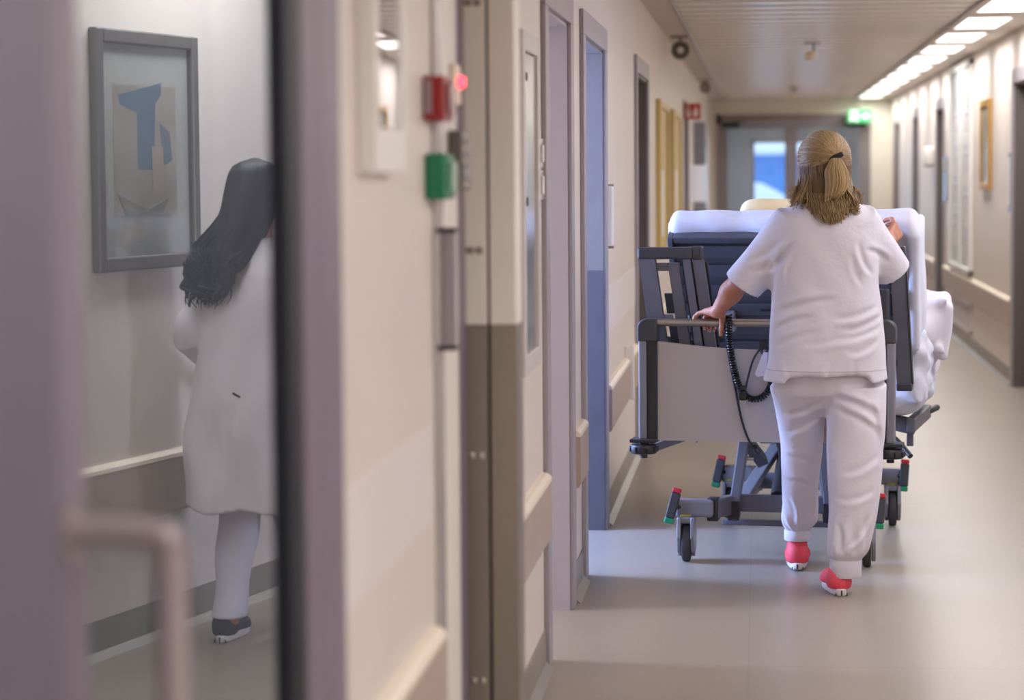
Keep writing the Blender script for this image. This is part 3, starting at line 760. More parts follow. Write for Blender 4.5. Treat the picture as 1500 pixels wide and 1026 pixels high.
b = MB(); b.cyl((0, 0, 0.085), (0, 0, 0.24), 0.01, n=10); b.build('hanger', M_chan, t, True)

# ------------------------------------------------------------------ right wall
t = thing('gilt_picture', 'gilt-framed narrow picture on the right wall beside the grey door', 'picture', (XR, 18.78, 0))
b = MB(); z0, z1, w = 1.335, 2.03, 0.74
b.box(-0.03, 0, 0, 0.055, z0, z1, 0.005); b.box(-0.03, 0, w - 0.055, w, z0, z1, 0.005); b.box(-0.03, 0, 0.055, w - 0.055, z0, z0 + 0.055, 0.005); b.box(-0.03, 0, 0.055, w - 0.055, z1 - 0.055, z1, 0.005); b.build('frame', M_gold, t)
b = MB(); b.box(-0.012, 0, 0.055, w - 0.055, z0 + 0.055, z1 - 0.055); pm = mat('landscape_print', rgb(140, 140, 135), rough=0.25, var=0.35, vscale=4, stretch=(1, 1, 2)); b.build('print', pm, t)
t = thing('notice_board', 'tall white notice board with papers on the right wall above the guard rail', 'notice board', (XR, 20.42, 0))
b = MB(); z0, z1, w = 0.62, 2.40, 2.2
for a in (0, w*0.5 - 0.03, w - 0.06): b.box(-0.03, 0, a, a + 0.06, z0, z1, 0.004)
b.box(-0.03, 0, 0, w, z0, z0 + 0.05, 0.004); b.box(-0.03, 0, 0, w, z1 - 0.05, z1, 0.004); b.build('frame', M_whitep, t)
b = MB(); b.box(-0.008, 0, 0.03, w - 0.03, z0 + 0.03, z1 - 0.03); b.build('backing', mat('board_greygreen', rgb(196, 200, 198), rough=0.4, var=0.02), t)
rnd = random.Random(4)
for cy0 in (0.09, 0.35, 0.62, 1.18, 1.45, 1.75):
    z = 2.0
    while z > 0.95:
        hgt = rnd.choice((0.21, 0.297, 0.297)); wd = 0.21
        b = MB(); b.box(-0.0105, -0.0085, cy0, cy0 + wd, z - hgt, z); p = b.build('sheet', M_paper, t)
        b = MB(); zz = z - 0.03
        b.box(-0.0115, -0.0105, cy0 + 0.02, cy0 + 0.02 + wd*rnd.uniform(0.4, 0.8), zz - 0.03, zz)
        for k in range(4): b.box(-0.0115, -0.0105, cy0 + 0.02, cy0 + wd - 0.02 - rnd.uniform(0, 0.06), zz - 0.06 - k*0.03, zz - 0.048 - k*0.03)
        b.build('print', M_print, p); z -= hgt + 0.05
t = thing('vent_grille', 'pale louvred vent grille low on the right wall under the notice board', 'vent', (XR, 20.45, 0))
b = MB(); b.box(-0.012, 0, 0, 2.05, 0.14, 0.17); b.box(-0.012, 0, 0, 2.05, 0.36, 0.39); b.box(-0.012, 0, 0, 0.04, 0.14, 0.39); b.box(-0.012, 0, 2.01, 2.05, 0.14, 0.39); b.build('frame', M_band, t)
for k in range(8):
    b = MB(); zz = 0.185 + k*0.022; b.bar((-0.006, 0.04, zz), (-0.006, 2.01, zz), 0.014, 0.003, (0.7, 0, 0.7)); b.build('slat', M_band, t)
t = thing('name_plate', 'slim vertical grey plate on the right wall beside the grey door', 'sign', (XR, 17.34, 1.4)); b = MB(); b.box(-0.015, 0, -0.06, 0.06, -0.2, 0.21, 0.003); b.build('plate', mat('plate_grey', rgb(160, 155, 168), rough=0.25, var=0.03), t); b = MB(); b.box(-0.018, -0.015, -0.045, 0.045, -0.15, 0.18, 0.001); b.build('insert', M_whitep, t)
t = thing('paper_dispenser', 'bluish white dispenser on the right wall beyond the notice board', 'dispenser', (XR, 25.1, 1.63)); b = MB(); b.box(-0.09, 0, -0.13, 0.13, -0.09, 0.09, 0.02, 3); b.build('body', M_whitep, t, True); b = MB(); b.box(-0.085, -0.01, -0.11, 0.11, -0.10, -0.085, 0.004); b.build('slot', M_black, t)
t = thing('door_sign', 'blue-grey door sign on the right wall before the second grey door', 'sign', (XR, 23.25, 1.42)); b = MB(); b.box(-0.02, 0, -0.08, 0.08, -0.22, 0.2, 0.003); b.build('plate', mat('plate_slate', rgb(120, 126, 148), rough=0.2, var=0.03), t); b = MB(); b.box(-0.022, -0.02, -0.06, 0.06, 0.05, 0.17, 0.001); b.build('insert', M_paper, t)
t = thing('wall_beacon', 'round white beacon high on the right wall near the end doors', 'beacon', (XR, 31.0, 2.13)); b = MB(); b.cyl((0, 0, 0), (-0.03, 0, 0), 0.075, n=20); b.build('base', M_whitep, t, True); b = MB(); b.sphere((-0.03, 0, 0), 0.07, (0.8, 1, 1)); b.build('dome', M_whitep, t, True)
# grey-framed picture on the right wall (seen mirrored in the glazed door)
PY0, PY1, PZ0, PZ1 = 6.92, 7.59, 1.20, 1.955
t = thing('framed_print', 'large grey-framed abstract print mirrored in the glazed door', 'picture', (XR, PY0, 0))
w = PY1 - PY0; f = 0.045
b = MB(); b.box(-0.03, 0, 0, f, PZ0, PZ1, 0.006); b.box(-0.03, 0, w - f, w, PZ0, PZ1, 0.006); b.box(-0.03, 0, f, w - f, PZ0, PZ0 + f, 0.006); b.box(-0.03, 0, f, w - f, PZ1 - f, PZ1, 0.006)
b.build('frame', mat('picture_frame_pewter', rgb(118, 112, 108), rough=0.35, metal=0.3, var=0.04), t)
b = MB(); b.box(-0.008, 0, f, w - f, PZ0 + f, PZ1 - f); b.build('mount', mat('mount_card', rgb(205, 198, 188), rough=0.7, var=0.02), t)
b = MB(); b.box(-0.0095, -0.008, 0.13, w - 0.13, PZ0 + 0.17, PZ1 - 0.17); b.build('print', mat('print_tan', rgb(188, 172, 156), rough=0.7, var=0.12, vscale=7), t)
def patch(poly, col, k):
    b = MB(); b.prism([(w*a, PZ0 + (PZ1 - PZ0)*c) for a, c in poly], 'x', -0.0095 - 0.0006*k, -0.0095); b.build('colour_field', mat('ink_%d' % k, rgb(*col), rough=0.7, var=0.08, vscale=9), t)
patch([(0.24, 0.73), (0.66, 0.79), (0.66, 0.74), (0.60, 0.70), (0.58, 0.42), (0.42, 0.42), (0.42, 0.66), (0.26, 0.69)], (110, 130, 148), 1)
patch([(0.64, 0.62), (0.74, 0.58), (0.76, 0.46), (0.68, 0.44)], (120, 128, 142), 2)
patch([(0.56, 0.52), (0.67, 0.52), (0.67, 0.32), (0.56, 0.32)], (200, 178, 158), 3)
patch([(0.22, 0.32), (0.5, 0.25), (0.72, 0.3), (0.66, 0.24), (0.3, 0.23)], (150, 142, 130), 4)
b = MB(); b.box(-0.021, -0.019, f, w - f, PZ0 + f, PZ1 - f); b.build('pane', M_glass, t)

# ------------------------------------------------------------------ hospital bed (local: x across, y along the bed away from camera)
BL = (0.025, 9.1, 0.0); BR = -math.radians(8)
M_bedg = mat('bed_grey_lacquer', rgb(104, 104, 113), rough=0.35, var=0.04, vscale=6, metal=0.15)
M_bedl = mat('bed_light_grey', rgb(136, 135, 142), rough=0.32, var=0.03, metal=0.2)
M_bedd = mat('bed_charcoal', rgb(62, 62, 66), rough=0.42, var=0.06, bump=0.02, bscale=300)
M_bedb = mat('bed_black_strip', rgb(46, 45, 46), rough=0.5, var=0.05)
M_panel = mat('bed_panel_greige', rgb(186, 178, 174), rough=0.5, var=0.015, vscale=3, bump=0.02, bscale=500)
M_tube = mat('push_tube_steel', rgb(176, 168, 156), rough=0.28, metal=0.9, var=0.04)
M_rubber = mat('tyre_rubber', rgb(58, 56, 58), rough=0.6, var=0.06)
M_red2 = mat('pedal_red', rgb(205, 40, 52), rough=0.4); M_green2 = mat('pedal_green', rgb(12, 140, 96), rough=0.4); M_yel = mat('ring_yellow', rgb(205, 190, 60), rough=0.4)
bed = thing('hospital_bed', 'grey wheeled hospital bed with raised backrest pushed by the nurse', 'bed', BL, BR)
# end panel, curved top edge
top = [(0.405 - 0.81*i/20, 0.868 - 0.030*math.cos(PI*(i/20 - 0.5))**1.0) for i in range(21)]
b = MB(); b.prism([(-0.405, 0.497), (0.405, 0.497)] + top, 'y', -0.012, 0.012); b.build('end_panel', M_panel, bed)
for s in (-1, 1):
    b = MB(); xs_ = sorted((s*0.404, s*0.443)); b.box(xs_[0], xs_[1], -0.024, 0.024, 0.492, 0.875, 0.004); b.build('post_inlay', M_bedb, bed)
    b = MB(); xs_ = sorted((s*0.4435, s*0.474)); b.box(xs_[0], xs_[1], -0.028, 0.03, 0.50, 0.872, 0.006); b.build('end_post', M_bedl, bed)
    pol = [(0.478, 0.868), (0.478, 0.915)] + [(0.443 + 0.035*math.cos(a), 0.917 + 0.036*math.sin(a)) for a in np.linspace(0.1, PI/2, 7)] + [(0.404, 0.953), (0.404, 0.868)]
    b = MB(); b.prism([(s*x, z) for x, z in pol], 'y', -0.032, 0.034); o = b.build('corner_cap', M_bedd, bed)
    md = o.modifiers.new('bevel', 'BEVEL'); md.width = 0.006; md.segments = 2; md.limit_method = 'ANGLE'
    # roller bumper with its foot plate
    b = MB(); b.box(s*0.455 - 0.05, s*0.455 + 0.05, -0.05, 0.04, 0.490, 0.503, 0.003); pl = b.build('bumper_plate', M_bedb, bed)
    b = MB(); cx = s*0.458
    b.cyl((cx, -0.01, 0.446), (cx, -0.01, 0.482), 0.050, n=28, bev=0.008); b.cyl((cx, -0.01, 0.482), (cx, -0.01, 0.492), 0.02, n=16); b.cyl((cx, -0.01, 0.43), (cx, -0.01, 0.446), 0.014, n=12)
    for k in range(10):
        a = 2*PI*k/10; b.box(-0.012, 0.012, -0.006, 0.006, -0.010, 0.010, 0.003, 2, Matrix.Translation((cx + 0.049*math.sin(a), -0.01 - 0.049*math.cos(a), 0.464)) @ Matrix.Rotation(a, 4, 'Z'))
    b.build('bumper_roller', M_bedb, bed, True)
b = MB(); b.cyl((-0.41, 0, 0.9385), (0.41, 0, 0.9385), 0.0145, n=20); b.build('push_handle', M_tube, bed, True)
# main frame
b = MB()
for s in (-1, 1): b.box(s*0.38 - 0.02, s*0.38 + 0.02, 0.03, 2.12, 0.515, 0.565, 0.004)
for v in (0.05, 0.75, 1.4, 2.1): b.box(-0.38, 0.38, v - 0.02, v + 0.02, 0.515, 0.555, 0.004)
b.build('deck_frame', M_bedg, bed)
b = MB(); b.bar((-0.455, 0.06, 0.455), (-0.30, 0.33, 0.50), 0.03, 0.03); b.bar((-0.40, 0.3, 0.47), (-0.335, 0.34, 0.50), 0.05, 0.03); b.build('corner_strut', M_bedg, bed)
b = MB(); b.bar((0.455, 0.06, 0.455), (0.30, 0.33, 0.50), 0.03, 0.03); b.build('corner_strut', M_bedg, bed)
b = MB(); b.cyl((-0.31, 0.3, 0.47), (-0.31, 0.3, 0.52), 0.008, n=10); b.cyl((-0.31, 0.3, 0.455), (-0.31, 0.3, 0.47), 0.004, n=8); b.build('lock_pin', M_chan, bed, True)
b = MB(); b.box(-0.27, -0.225, 0.28, 0.34, 0.47, 0.53, 0.003); b.build('cable_box', M_bedb, bed)
# side bar with black grip
b = MB(); b.bar((0.475, 0.70, 0.495), (0.495, 1.30, 0.495), 0.035, 0.055, bev=0.005); b.bar((0.40, 0.78, 0.50), (0.49, 0.78, 0.48), 0.06, 0.06, bev=0.006); b.bar((0.463, 0.83, 0.48), (0.463, 0.83, 0.40), 0.025, 0.03, (0, 1, 0)); b.build('side_bar', M_bedg, bed)
b = MB(); b.cyl((0.497, 1.25, 0.496), (0.525, 1.45, 0.496), 0.014, n=14, bev=0.004); b.build('side_grip', M_black, bed, True)
b = MB(); b.tube(spline([(0.40, 0.5, 0.49), (0.45, 0.45, 0.455), (0.485, 0.4, 0.425), (0.50, 0.38, 0.41)], 5), 0.011, 10); b.build('drip_hose', M_black, bed, True)
# chassis
for v in (0.28, 1.39):
    for x0, x1 in ((-0.385, -0.24), (0.24, 0.385)):
        b = MB(); b.box(x0, x1, v - 0.03, v + 0.03, 0.172, 0.24, 0.012, 3); b.build('caster_arm', M_bedl, bed)
b = MB()
for s in (-1, 1):
    b.bar((s*0.24, 0.285, 0.205), (s*0.20, 0.48, 0.195), 0.045, 0.075, bev=0.006); b.bar((s*0.24, 1.385, 0.205), (s*0.20, 1.19, 0.195), 0.045, 0.075, bev=0.006); b.bar((s*0.20, 0.46, 0.195), (s*0.20, 1.21, 0.195), 0.045, 0.06, bev=0.005)
b.build('base_beam', M_bedg, bed)
for v in (0.47, 1.18):
    b = MB(); b.box(-0.205, 0.205, v, v + 0.04, 0.168, 0.234, 0.004); b.build('cross_beam', M_bedg, bed)
b = MB(); b.box(-0.24, 0.24, 0.48, 0.53, 0.112, 0.132, 0.004); b.build('lower_bar', M_bedg, bed)
for s in (-1, 1):
    b = MB(); b.box(s*0.245 - 0.022, s*0.245 + 0.022, 0.275, 0.33, 0.155, 0.245, 0.006); b.build('hinge_block', M_bedb, bed)
    # lifting arms
    b = MB(); b.bar((s*0.192, 0.44, 0.145), (s*0.152, 0.50, 0.455), 0.038, 0.045, (0, 1, 0), 0.004); up = b.build('lift_arm', M_bedg, bed)
    b = MB(); b.cyl((s*0.192 - 0.03, 0.43, 0.17), (s*0.192 + 0.03, 0.43, 0.17), 0.02, n=14); b.box(s*0.185 - 0.022, s*0.185 + 0.022, 0.41, 0.43, 0.14, 0.215, 0.003); b.build('arm_joint', M_bedb, up)
    b = MB(); b.bar((s*0.15, 0.50, 0.45), (s*0.10, 0.62, 0.35), 0.045, 0.05, (0, 1, 0), 0.004); b.build('lift_strut', M_bedg, bed)
    b = MB(); b.bar((s*0.17, 0.52, 0.20), (s*0.07, 1.15, 0.42), 0.05, 0.03, (0, 0, 1), 0.004); b.build('scissor_arm', M_bedl, bed)
    b = MB(); b.bar((s*0.06, 0.75, 0.48), (s*0.02, 0.80, 0.25), 0.03, 0.035, (0, 1, 0), 0.004); b.build('inner_strut', M_bedd, bed)
    b = MB(); b.cyl((s*0.152 - 0.035, 0.505, 0.375), (s*0.152 + 0.035, 0.505, 0.375), 0.009, n=10); b.build('pivot_bolt', M_steel2, bed, True)
b = MB(); b.cyl((-0.03, 0.55, 0.215), (-0.06, 1.05, 0.36), 0.03, n=18); b.cyl((-0.06, 1.05, 0.36), (-0.07, 1.2, 0.41), 0.013, n=12); b.build('lift_motor', M_bedb, bed, True)
b = MB(); b.cyl((0.045, 0.62, 0.45), (0.035, 0.70, 0.25), 0.008, n=10); b.sphere((0.034, 0.70, 0.245), 0.015); b.build('gas_spring', M_bedl, bed, True)
b = MB(); b.box(-0.10, -0.02, 0.55, 0.60, 0.43, 0.49, 0.004); b.box(0.02, 0.10, 0.55, 0.60, 0.43, 0.49, 0.004); b.build('lift_mount', M_bedg, bed)
# casters and pedals
for s in (-1, 1):
    for v, sw in ((0.28, 0.10 if s < 0 else 0.10), (1.39, 0.12)):
        x = s*0.345
        R_ = Matrix.Translation((x, v, 0)) @ Matrix.Rotation(sw, 4, 'Z')
        b = MB(); pts = []
        for k in range(13):
            a = PI*k/12; pts.append((0.085*math.cos(a), 0.095 + 0.085*math.sin(a)))
        prof = [(0.062, 0.175), (-0.062, 0.175), (-0.078, 0.10), (-0.05, 0.04), (-0.01, 0.02), (0.05, 0.04), (0.078, 0.10)]
        for side in (-1, 1):
            x0, x1 = sorted((side*0.018, side*0.034)); vv = len(b.bm.verts); b.prism([(p[0] - 0.01, p[1]) for p in prof], 'x', x0, x1)
        b.box(-0.034, 0.034, -0.06, 0.05, 0.150, 0.176, 0.006)
        bmesh.ops.transform(b.bm, matrix=R_, verts=b.bm.verts[:])
        cs = b.build('caster', M_bedl, bed)
        md = cs.modifiers.new('bevel', 'BEVEL'); md.width = 0.006; md.segments = 3; md.limit_method = 'ANGLE'
        b = MB(); b.cyl((-0.0165, -0.015, 0.075), (0.0165, -0.015, 0.075), 0.0748, n=32, bev=0.008); bmesh.ops.transform(b.bm, matrix=R_, verts=b.bm.verts[:]); b.build('wheel', M_rubber, cs, True)
        b = MB(); b.cyl((0, 0, 0.1765), (0, 0, 0.182), 0.036, n=24); bmesh.ops.transform(b.bm, matrix=R_, verts=b.bm.verts[:]); b.build('lock_ring', M_yel, cs, True)
        # brake pedal: dark bar, red top, green end
        p0 = Vector((s*0.374, v - 0.035, 0.285)); p1 = Vector((s*0.408 if v < 1 else s*0.402, v - 0.055, 0.15))
        if s > 0: p0, p1 = Vector((0.402, v - 0.035, 0.283)), Vector((0.395, v - 0.055, 0.15))
        b = MB(); b.bar(p0.lerp(p1, 0.13), p0.lerp(p1, 0.84), 0.036, 0.026, (0, -1, 0), 0.005); pd = b.build('brake_pedal', M_bedd, bed)
        b = MB(); b.bar(p0, p0.lerp(p1, 0.13), 0.034, 0.027, (0, -1, 0), 0.005); b.build('red_end', M_red2, pd)
        b = MB(); b.bar(p0.lerp(p1, 0.84), p1, 0.036, 0.027, (0, -1, 0), 0.005); b.build('green_end', M_green2, pd)
        b = MB(); b.cyl(p0.lerp(p1, 0.5), (x, v, 0.205), 0.010, n=10); b.build('pedal_axle', M_bedb, pd, True)
# raised backrest: local s up along the rest, n out of its underside
h0 = Vector((0, 0.80, 0.575)); h1 = Vector((0, 0.43, 1.243)); sd = (h1 - h0).normalized(); nn = Vector((0, -sd.z, sd.y)); LB = (h1 - h0).length
BM_ = Matrix(((1, 0, 0, 0), (0, sd.y, nn.y, h0.y), (0, sd.z, nn.z, h0.z), (0, 0, 0, 1)))   # x, along, out
b = MB(); b.box(-0.42, 0.42, 0, LB, -0.008, 0.0, 0, 2, BM_); M_brest = mat('backrest_dark_grey', rgb(80, 80, 88), rough=0.4, var=0.05, metal=0.15); br = b.build('backrest', M_brest, bed)
b = MB(); b.box(-0.442, -0.42, -0.02, LB + 0.012, -0.035, 0.03, 0.004, 2, BM_); b.box(0.42, 0.442, -0.02, LB + 0.012, -0.035, 0.03, 0.004, 2, BM_); b.box(-0.42, 0.42, LB - 0.012, LB + 0.012, -0.035, 0.024, 0.004, 2, BM_); b.build('edge_flange', M_brest, br)
k = 0; sl = 0.06
while sl < LB - 0.06:
    b = MB(); b.box(-0.415, 0.415, sl, sl + 0.055, 0.0, 0.013, 0.005, 2, BM_); b.build('rib', M_brest, br)
    b = MB()
    for xx in ((-0.10, 0.14), (0.2, 0.36)) if k % 2 == 0 else ((0.02, 0.3),):
        b.box(xx[0], xx[1], sl + 0.022, sl + 0.033, 0.0125, 0.0138, 0, 2, BM_)
    b.build('slot', M_dark, br); sl += 0.088; k += 1
b = MB(); b.box(-0.29, -0.20, 0.36, 0.44, 0.013, 0.05, 0.006, 2, BM_); b.box(-0.40, -0.26, 0.385, 0.42, 0.013, 0.03, 0.004, 2, BM_); b.build('latch_bracket', M_bedl, br)
b = MB(); b.cyl(BM_ @ Vector((-0.25, 0.42, 0.045)), BM_ @ Vector((-0.25, 0.42, 0.06)), 0.018, n=16); b.build('latch_knob', M_steel2, br, True)
b = MB(); b.box(-0.40, -0.33, 0.05, 0.33, 0.02, 0.06, 0.006, 2, BM_); b.build('rail_carrier', M_bedb, br)
# side rails
def rail_bar(parent, name, u, v0, v1, zt, zb, th, du, dv, m, cap=None):
    """bar whose face lies along the bed; leans by du,dv per metre of drop"""
    d = zt - zb; vs_ = [(u - th/2, v0, zt), (u + th/2, v0, zt), (u + th/2, v1, zt), (u - th/2, v1, zt)]
    vs2 = [(x + du*d, y + dv*d, zb) for x, y, z in vs_]
    return pydata(name, vs_ + vs2, [(0, 1, 2, 3), (7, 6, 5, 4), (0, 4, 5, 1), (1, 5, 6, 2), (2, 6, 7, 3), (3, 7, 4, 0)], m, parent)
b = MB(); b.box(-0.492, -0.283, 0.05, 0.10, 1.171, 1.216, 0.008); rl = b.build('side_rail', M_bedd, bed)
def lean_bar(name, x0, x1, v, zt, zb, m, sl=0.145, th=0.03):
    d = (zt - zb)*sl
    return rail_bar(rl, name, (x0 + x1)/2, v, v + th, zt, zb, x1 - x0, sl, 0.0, m)
lean_bar('rail_bar', -0.489, -0.426, 0.055, 1.172, 0.72, M_bedg)
lean_bar('rail_bar', -0.381, -0.340, 0.075, 1.158, 0.72, M_bedg)
lean_bar('rail_crossbar', -0.426, -0.382, 0.076, 1.157, 1.127, M_bedg)
lean_bar('rail_crossbar', -0.40, -0.345, 0.11, 1.04, 0.965, M_bedb)
lean_bar('rail_crossbar', -0.385, -0.330, 0.112, 0.93, 0.83, M_bedb)
lean_bar('rail_label', -0.402, -0.366, 0.104, 0.962, 0.935, M_bedl, th=0.005)
lean_bar('rail_bar', -0.322, -0.293, 0.06, 1.172, 0.72, M_bedg)
lean_bar('rail_bar', -0.285, -0.245, 0.065, 1.17, 0.72, M_bedg)
lean_bar('rail_backing', -0.335, -0.24, 0.12, 1.16, 0.74, M_bedb, th=0.02)
b = MB(); b.box(-0.292, -0.247, 0.058, 0.105, 1.168, 1.220, 0.008); b.cyl((-0.27, 0.05, 1.20), (-0.27, 0.058, 1.20), 0.012, n=14); b.build('rail_end_cap', M_bedd, rl)
b = MB(); b.bar((-0.43, 0.10, 0.86), (-0.38, 0.60, 0.80), 0.03, 0.05); b.build('rail_hinge', M_bedb, rl)
rr_ = rail_bar(bed, 'side_rail', 0.466, 0.15, 0.185, 1.195, 0.70, 0.056, 0.05, 0.10, M_bedg)
b = MB(); b.box(0.436, 0.496, 0.140, 0.195, 1.188, 1.216, 0.006); b.build('rail_end_cap', M_bedd, rr_)
b = MB(); b.box(0.462, 0.520, 0.185, 0.245, 0.676, 0.705, 0.005); b.build('rail_end_cap', M_bedd, rr_)
rail_bar(rr_, 'rail_edge', 0.4960, 0.146, 0.190, 1.19, 0.70, 0.005, 0.05, 0.10, M_bedb)
b = MB(); b.bar((0.45, 0.19, 1.0), (0.42, 0.55, 1.0), 0.02, 0.08); b.bar((0.455, 0.19, 0.80), (0.43, 0.62, 0.80), 0.02, 0.06); b.build('rail_arm', M_bedb, rr_)
b = MB(); b.box(0.395, 0.44, 0.10, 0.16, 0.93, 1.06, 0.008); b.build('rail_lock', M_bedd, rr_)

# ------------------------------------------------------------------ bedding
def folds(seed, amp, fr):
    r = np.random.RandomState(seed); K = [(r.normal(size=3)*fr, r.uniform(0, 6.3), r.uniform(0.4, 1)) for _ in range(7)]
    def f(X, Y, Z):
        s = 0
        for kv, ph, w in K:
            s = s + w*np.sin(kv[0]*X + kv[1]*Y + kv[2]*Z + ph)
        return amp*s/3 + amp*0.6*np.abs(np.sin(fr*0.9*(X + 0.6*Z) + 1.5*np.sin(4*Y)))
    return f
M_sheet = mat('white_bed_linen', rgb(202, 200, 212), rough=0.75, var=0.015, vscale=5, bump=0.25, bscale=24, sheen=0.2)
t = thing('mattress', 'white-sheeted mattress lying on the raised hospital bed', 'mattress', BL, BR)
ang = math.atan2(sd.z, sd.y)
S = SDF(0.010)
cN = -nn   # patient side
mc = h0 + sd*(LB*0.5 + 0.005) + cN*0.085
S.rbox((0.035, mc.y, mc.z), (0.482, 0.43, 0.068), 0.040, (ang, 0, 0), k=0.03)
S.rbox((0.035, 1.50, 0.655), (0.465, 0.66, 0.072), 0.045, k=0.06)
e0 = h0 + sd*(LB*0.70) + cN*0.10    # sheet falling over the right edge
S.rbox((0.500, e0.y + 0.02, e0.z - 0.03), (0.024, 0.16, 0.24), 0.02, (0.25, 0.02, 0), k=0.05)
S.build('sheeted_mattress', M_sheet, t, folds(3, 0.005, 18))
M_duvet = mat('duvet_cotton', rgb(206, 205, 216), rough=0.8, var=0.015, vscale=6, bump=0.3, bscale=22, sheen=0.2)
t = thing('duvet', 'crumpled white duvet bulging over the right side of the bed', 'duvet', BL, BR)
S = SDF(0.010)
S.rbox((0.44, 0.98, 0.76), (0.085, 0.36, 0.20), 0.07, (0.1, 0.05, 0.0), k=0.06).ell((0.49, 0.75, 0.72), (0.05, 0.15, 0.17), k=0.05).ell((0.51, 1.02, 0.80), (0.055, 0.2, 0.10), k=0.05).ell((0.49, 0.95, 0.63), (0.06, 0.22, 0.07), k=0.05)
S.rbox((0.2, 1.35, 0.80), (0.34, 0.5, 0.07), 0.06, (0, 0, 0.1), k=0.06)
dv_ = S.build('cover', M_duvet, t, folds(8, 0.014, 27))
from mathutils.bvhtree import BVHTree
def skin_of(o): return BVHTree.FromPolygons([v.co for v in o.data.vertices], [p.vertices[:] for p in o.data.polygons])
bv = skin_of(dv_); b = MB(); n_st = 0      # blue laundry print on the cloth
for (a0, c0, a1, c1) in ((0, 0, 0.004, 0.03), (0.008, 0.0, 0.012, 0.03), (0.016, 0.002, 0.018, 0.028), (-0.006, 0.034, 0.02, 0.036), (-0.004, -0.006, 0.02, -0.004), (0.0, 0.015, 0.018, 0.017), (0.004, 0.042, 0.014, 0.05)):
    P0 = bv.ray_cast(Vector((0.475 + a0, 0.2, 0.83 + c0)), Vector((0, 1, 0)))[0]; P1 = bv.ray_cast(Vector((0.475 + a1, 0.2, 0.83 + c1)), Vector((0, 1, 0)))[0]
    if P0 is not None and P1 is not None: b.bar(P0 - Vector((0, 0.002, 0)), P1 - Vector((0, 0.002, 0)), 0.003, 0.003); n_st += 1
if n_st: b.build('laundry_print', mat('blue_ink', rgb(90, 112, 178), rough=0.7), dv_)
t = thing('pillow', 'white pillow sticking out over the right edge of the bed', 'pillow', BL, BR)
S = SDF(0.008); S.rbox((0.515, 1.03, 0.875), (0.088, 0.17, 0.122), 0.03, (0.1, 0.10, 0.1), k=0.02).ell((0.515, 0.98, 0.86), (0.075, 0.22, 0.10), k=0.05)
S.cone((0.585, 0.86, 0.975), (0.609, 0.845, 0.986), 0.02, 0.008, k=0.03); S.cone((0.575, 0.86, 0.79), (0.592, 0.85, 0.775), 0.02, 0.008, k=0.03)
S.build('pillow_case', mat('pillow_cotton', rgb(206, 198, 206), rough=0.8, var=0.015, bump=0.1, bscale=40, sheen=0.2), t, folds(11, 0.007, 24))
t = thing('head_pillow', 'cream pillow leaning behind the top of the raised mattress', 'pillow', BL, BR)
pc = h0 + sd*(LB*0.96) + cN*0.21
S = SDF(0.009); S.rbox((0.0, pc.y, pc.z), (0.19, 0.075, 0.05), 0.045, (ang, 0, 0.05), k=0.03); S.build('pillow_case', mat('cream_cotton', rgb(232, 208, 160), rough=0.8, var=0.02, bump=0.1, bscale=40), t, folds(13, 0.005, 18))

# ------------------------------------------------------------------ spiral power cable hung on the end panel
t = thing('power_cable', 'black coiled power cable with plug hanging on the bed end panel', 'cable', BL, BR)
path = spline([(-0.135, -0.022, 0.969), (-0.132, -0.034, 0.90), (-0.123, -0.036, 0.823), (-0.110, -0.036, 0.76), (-0.09, -0.036, 0.697), (-0.06, -0.036, 0.664), (-0.024, -0.036, 0.660), (0.006, -0.036, 0.681), (0.024, -0.036, 0.719), (0.02, -0.036, 0.77)], 12)
P_ = [Vector(p) for p in path]; cum = [0]
for i in range(1, len(P_)): cum.append(cum[-1] + (P_[i] - P_[i-1]).length)
Ltot = cum[-1]; turns = int(Ltot/0.0098); hel = []
def atlen(s):
    i = min(max(int(np.searchsorted(cum, s)), 1), len(cum)-1); f = (s - cum[i-1])/(cum[i] - cum[i-1] + 1e-9); return P_[i-1].lerp(P_[i], f), (P_[i] - P_[i-1]).normalized()
for j in range(turns*10 + 1):
    s_ = Ltot*j/(turns*10); p, tg = atlen(s_); a_ = tg.cross(Vector((0, 1, 0))).normalized(); b_ = a_.cross(tg); th = 2*PI*j/10
    hel.append(p + (a_*math.cos(th) + b_*math.sin(th))*0.0095)
M_cable = mat('cable_black', rgb(26, 26, 28), rough=0.32, var=0.03)
b = MB(); b.tube(hel, 0.0042, 6); b.build('coil', M_cable, t, True)
b = MB(); b.tube(spline([(-0.135, -0.02, 0.965), (-0.15, -0.012, 0.95), (-0.146, -0.024, 0.90), (-0.136, -0.022, 0.822), (-0.112, -0.022, 0.70), (-0.088, -0.022, 0.582), (-0.062, -0.022, 0.507), (-0.038, -0.005, 0.469), (-0.03, 0.03, 0.46)], 8), 0.0045, 8); b.cyl((-0.042, -0.01, 0.478), (-0.032, 0.02, 0.455), 0.011, n=12); b.build('cord', M_cable, t, True)
b = MB(); b.tube(spline([(0.005, -0.03, 0.862), (-0.02, -0.034, 0.84), (-0.042, -0.034, 0.805), (-0.058, -0.034, 0.753), (-0.07, -0.036, 0.70), (-0.074, -0.04, 0.684)], 6), 0.004, 8); b.build('cord', M_cable, t, True)
b = MB(); b.box(-0.093, -0.063, -0.062, -0.03, 0.655, 0.69, 0.006); b.box(-0.088, -0.068, -0.056, -0.034, 0.69, 0.71, 0.005); pg = b.build('plug', M_cable, t)
b = MB()
for dx in (-0.087, -0.069): b.cyl((dx, -0.046, 0.637), (dx, -0.046, 0.656), 0.0025, n=8)
b.build('pin', M_steel2, pg, True)
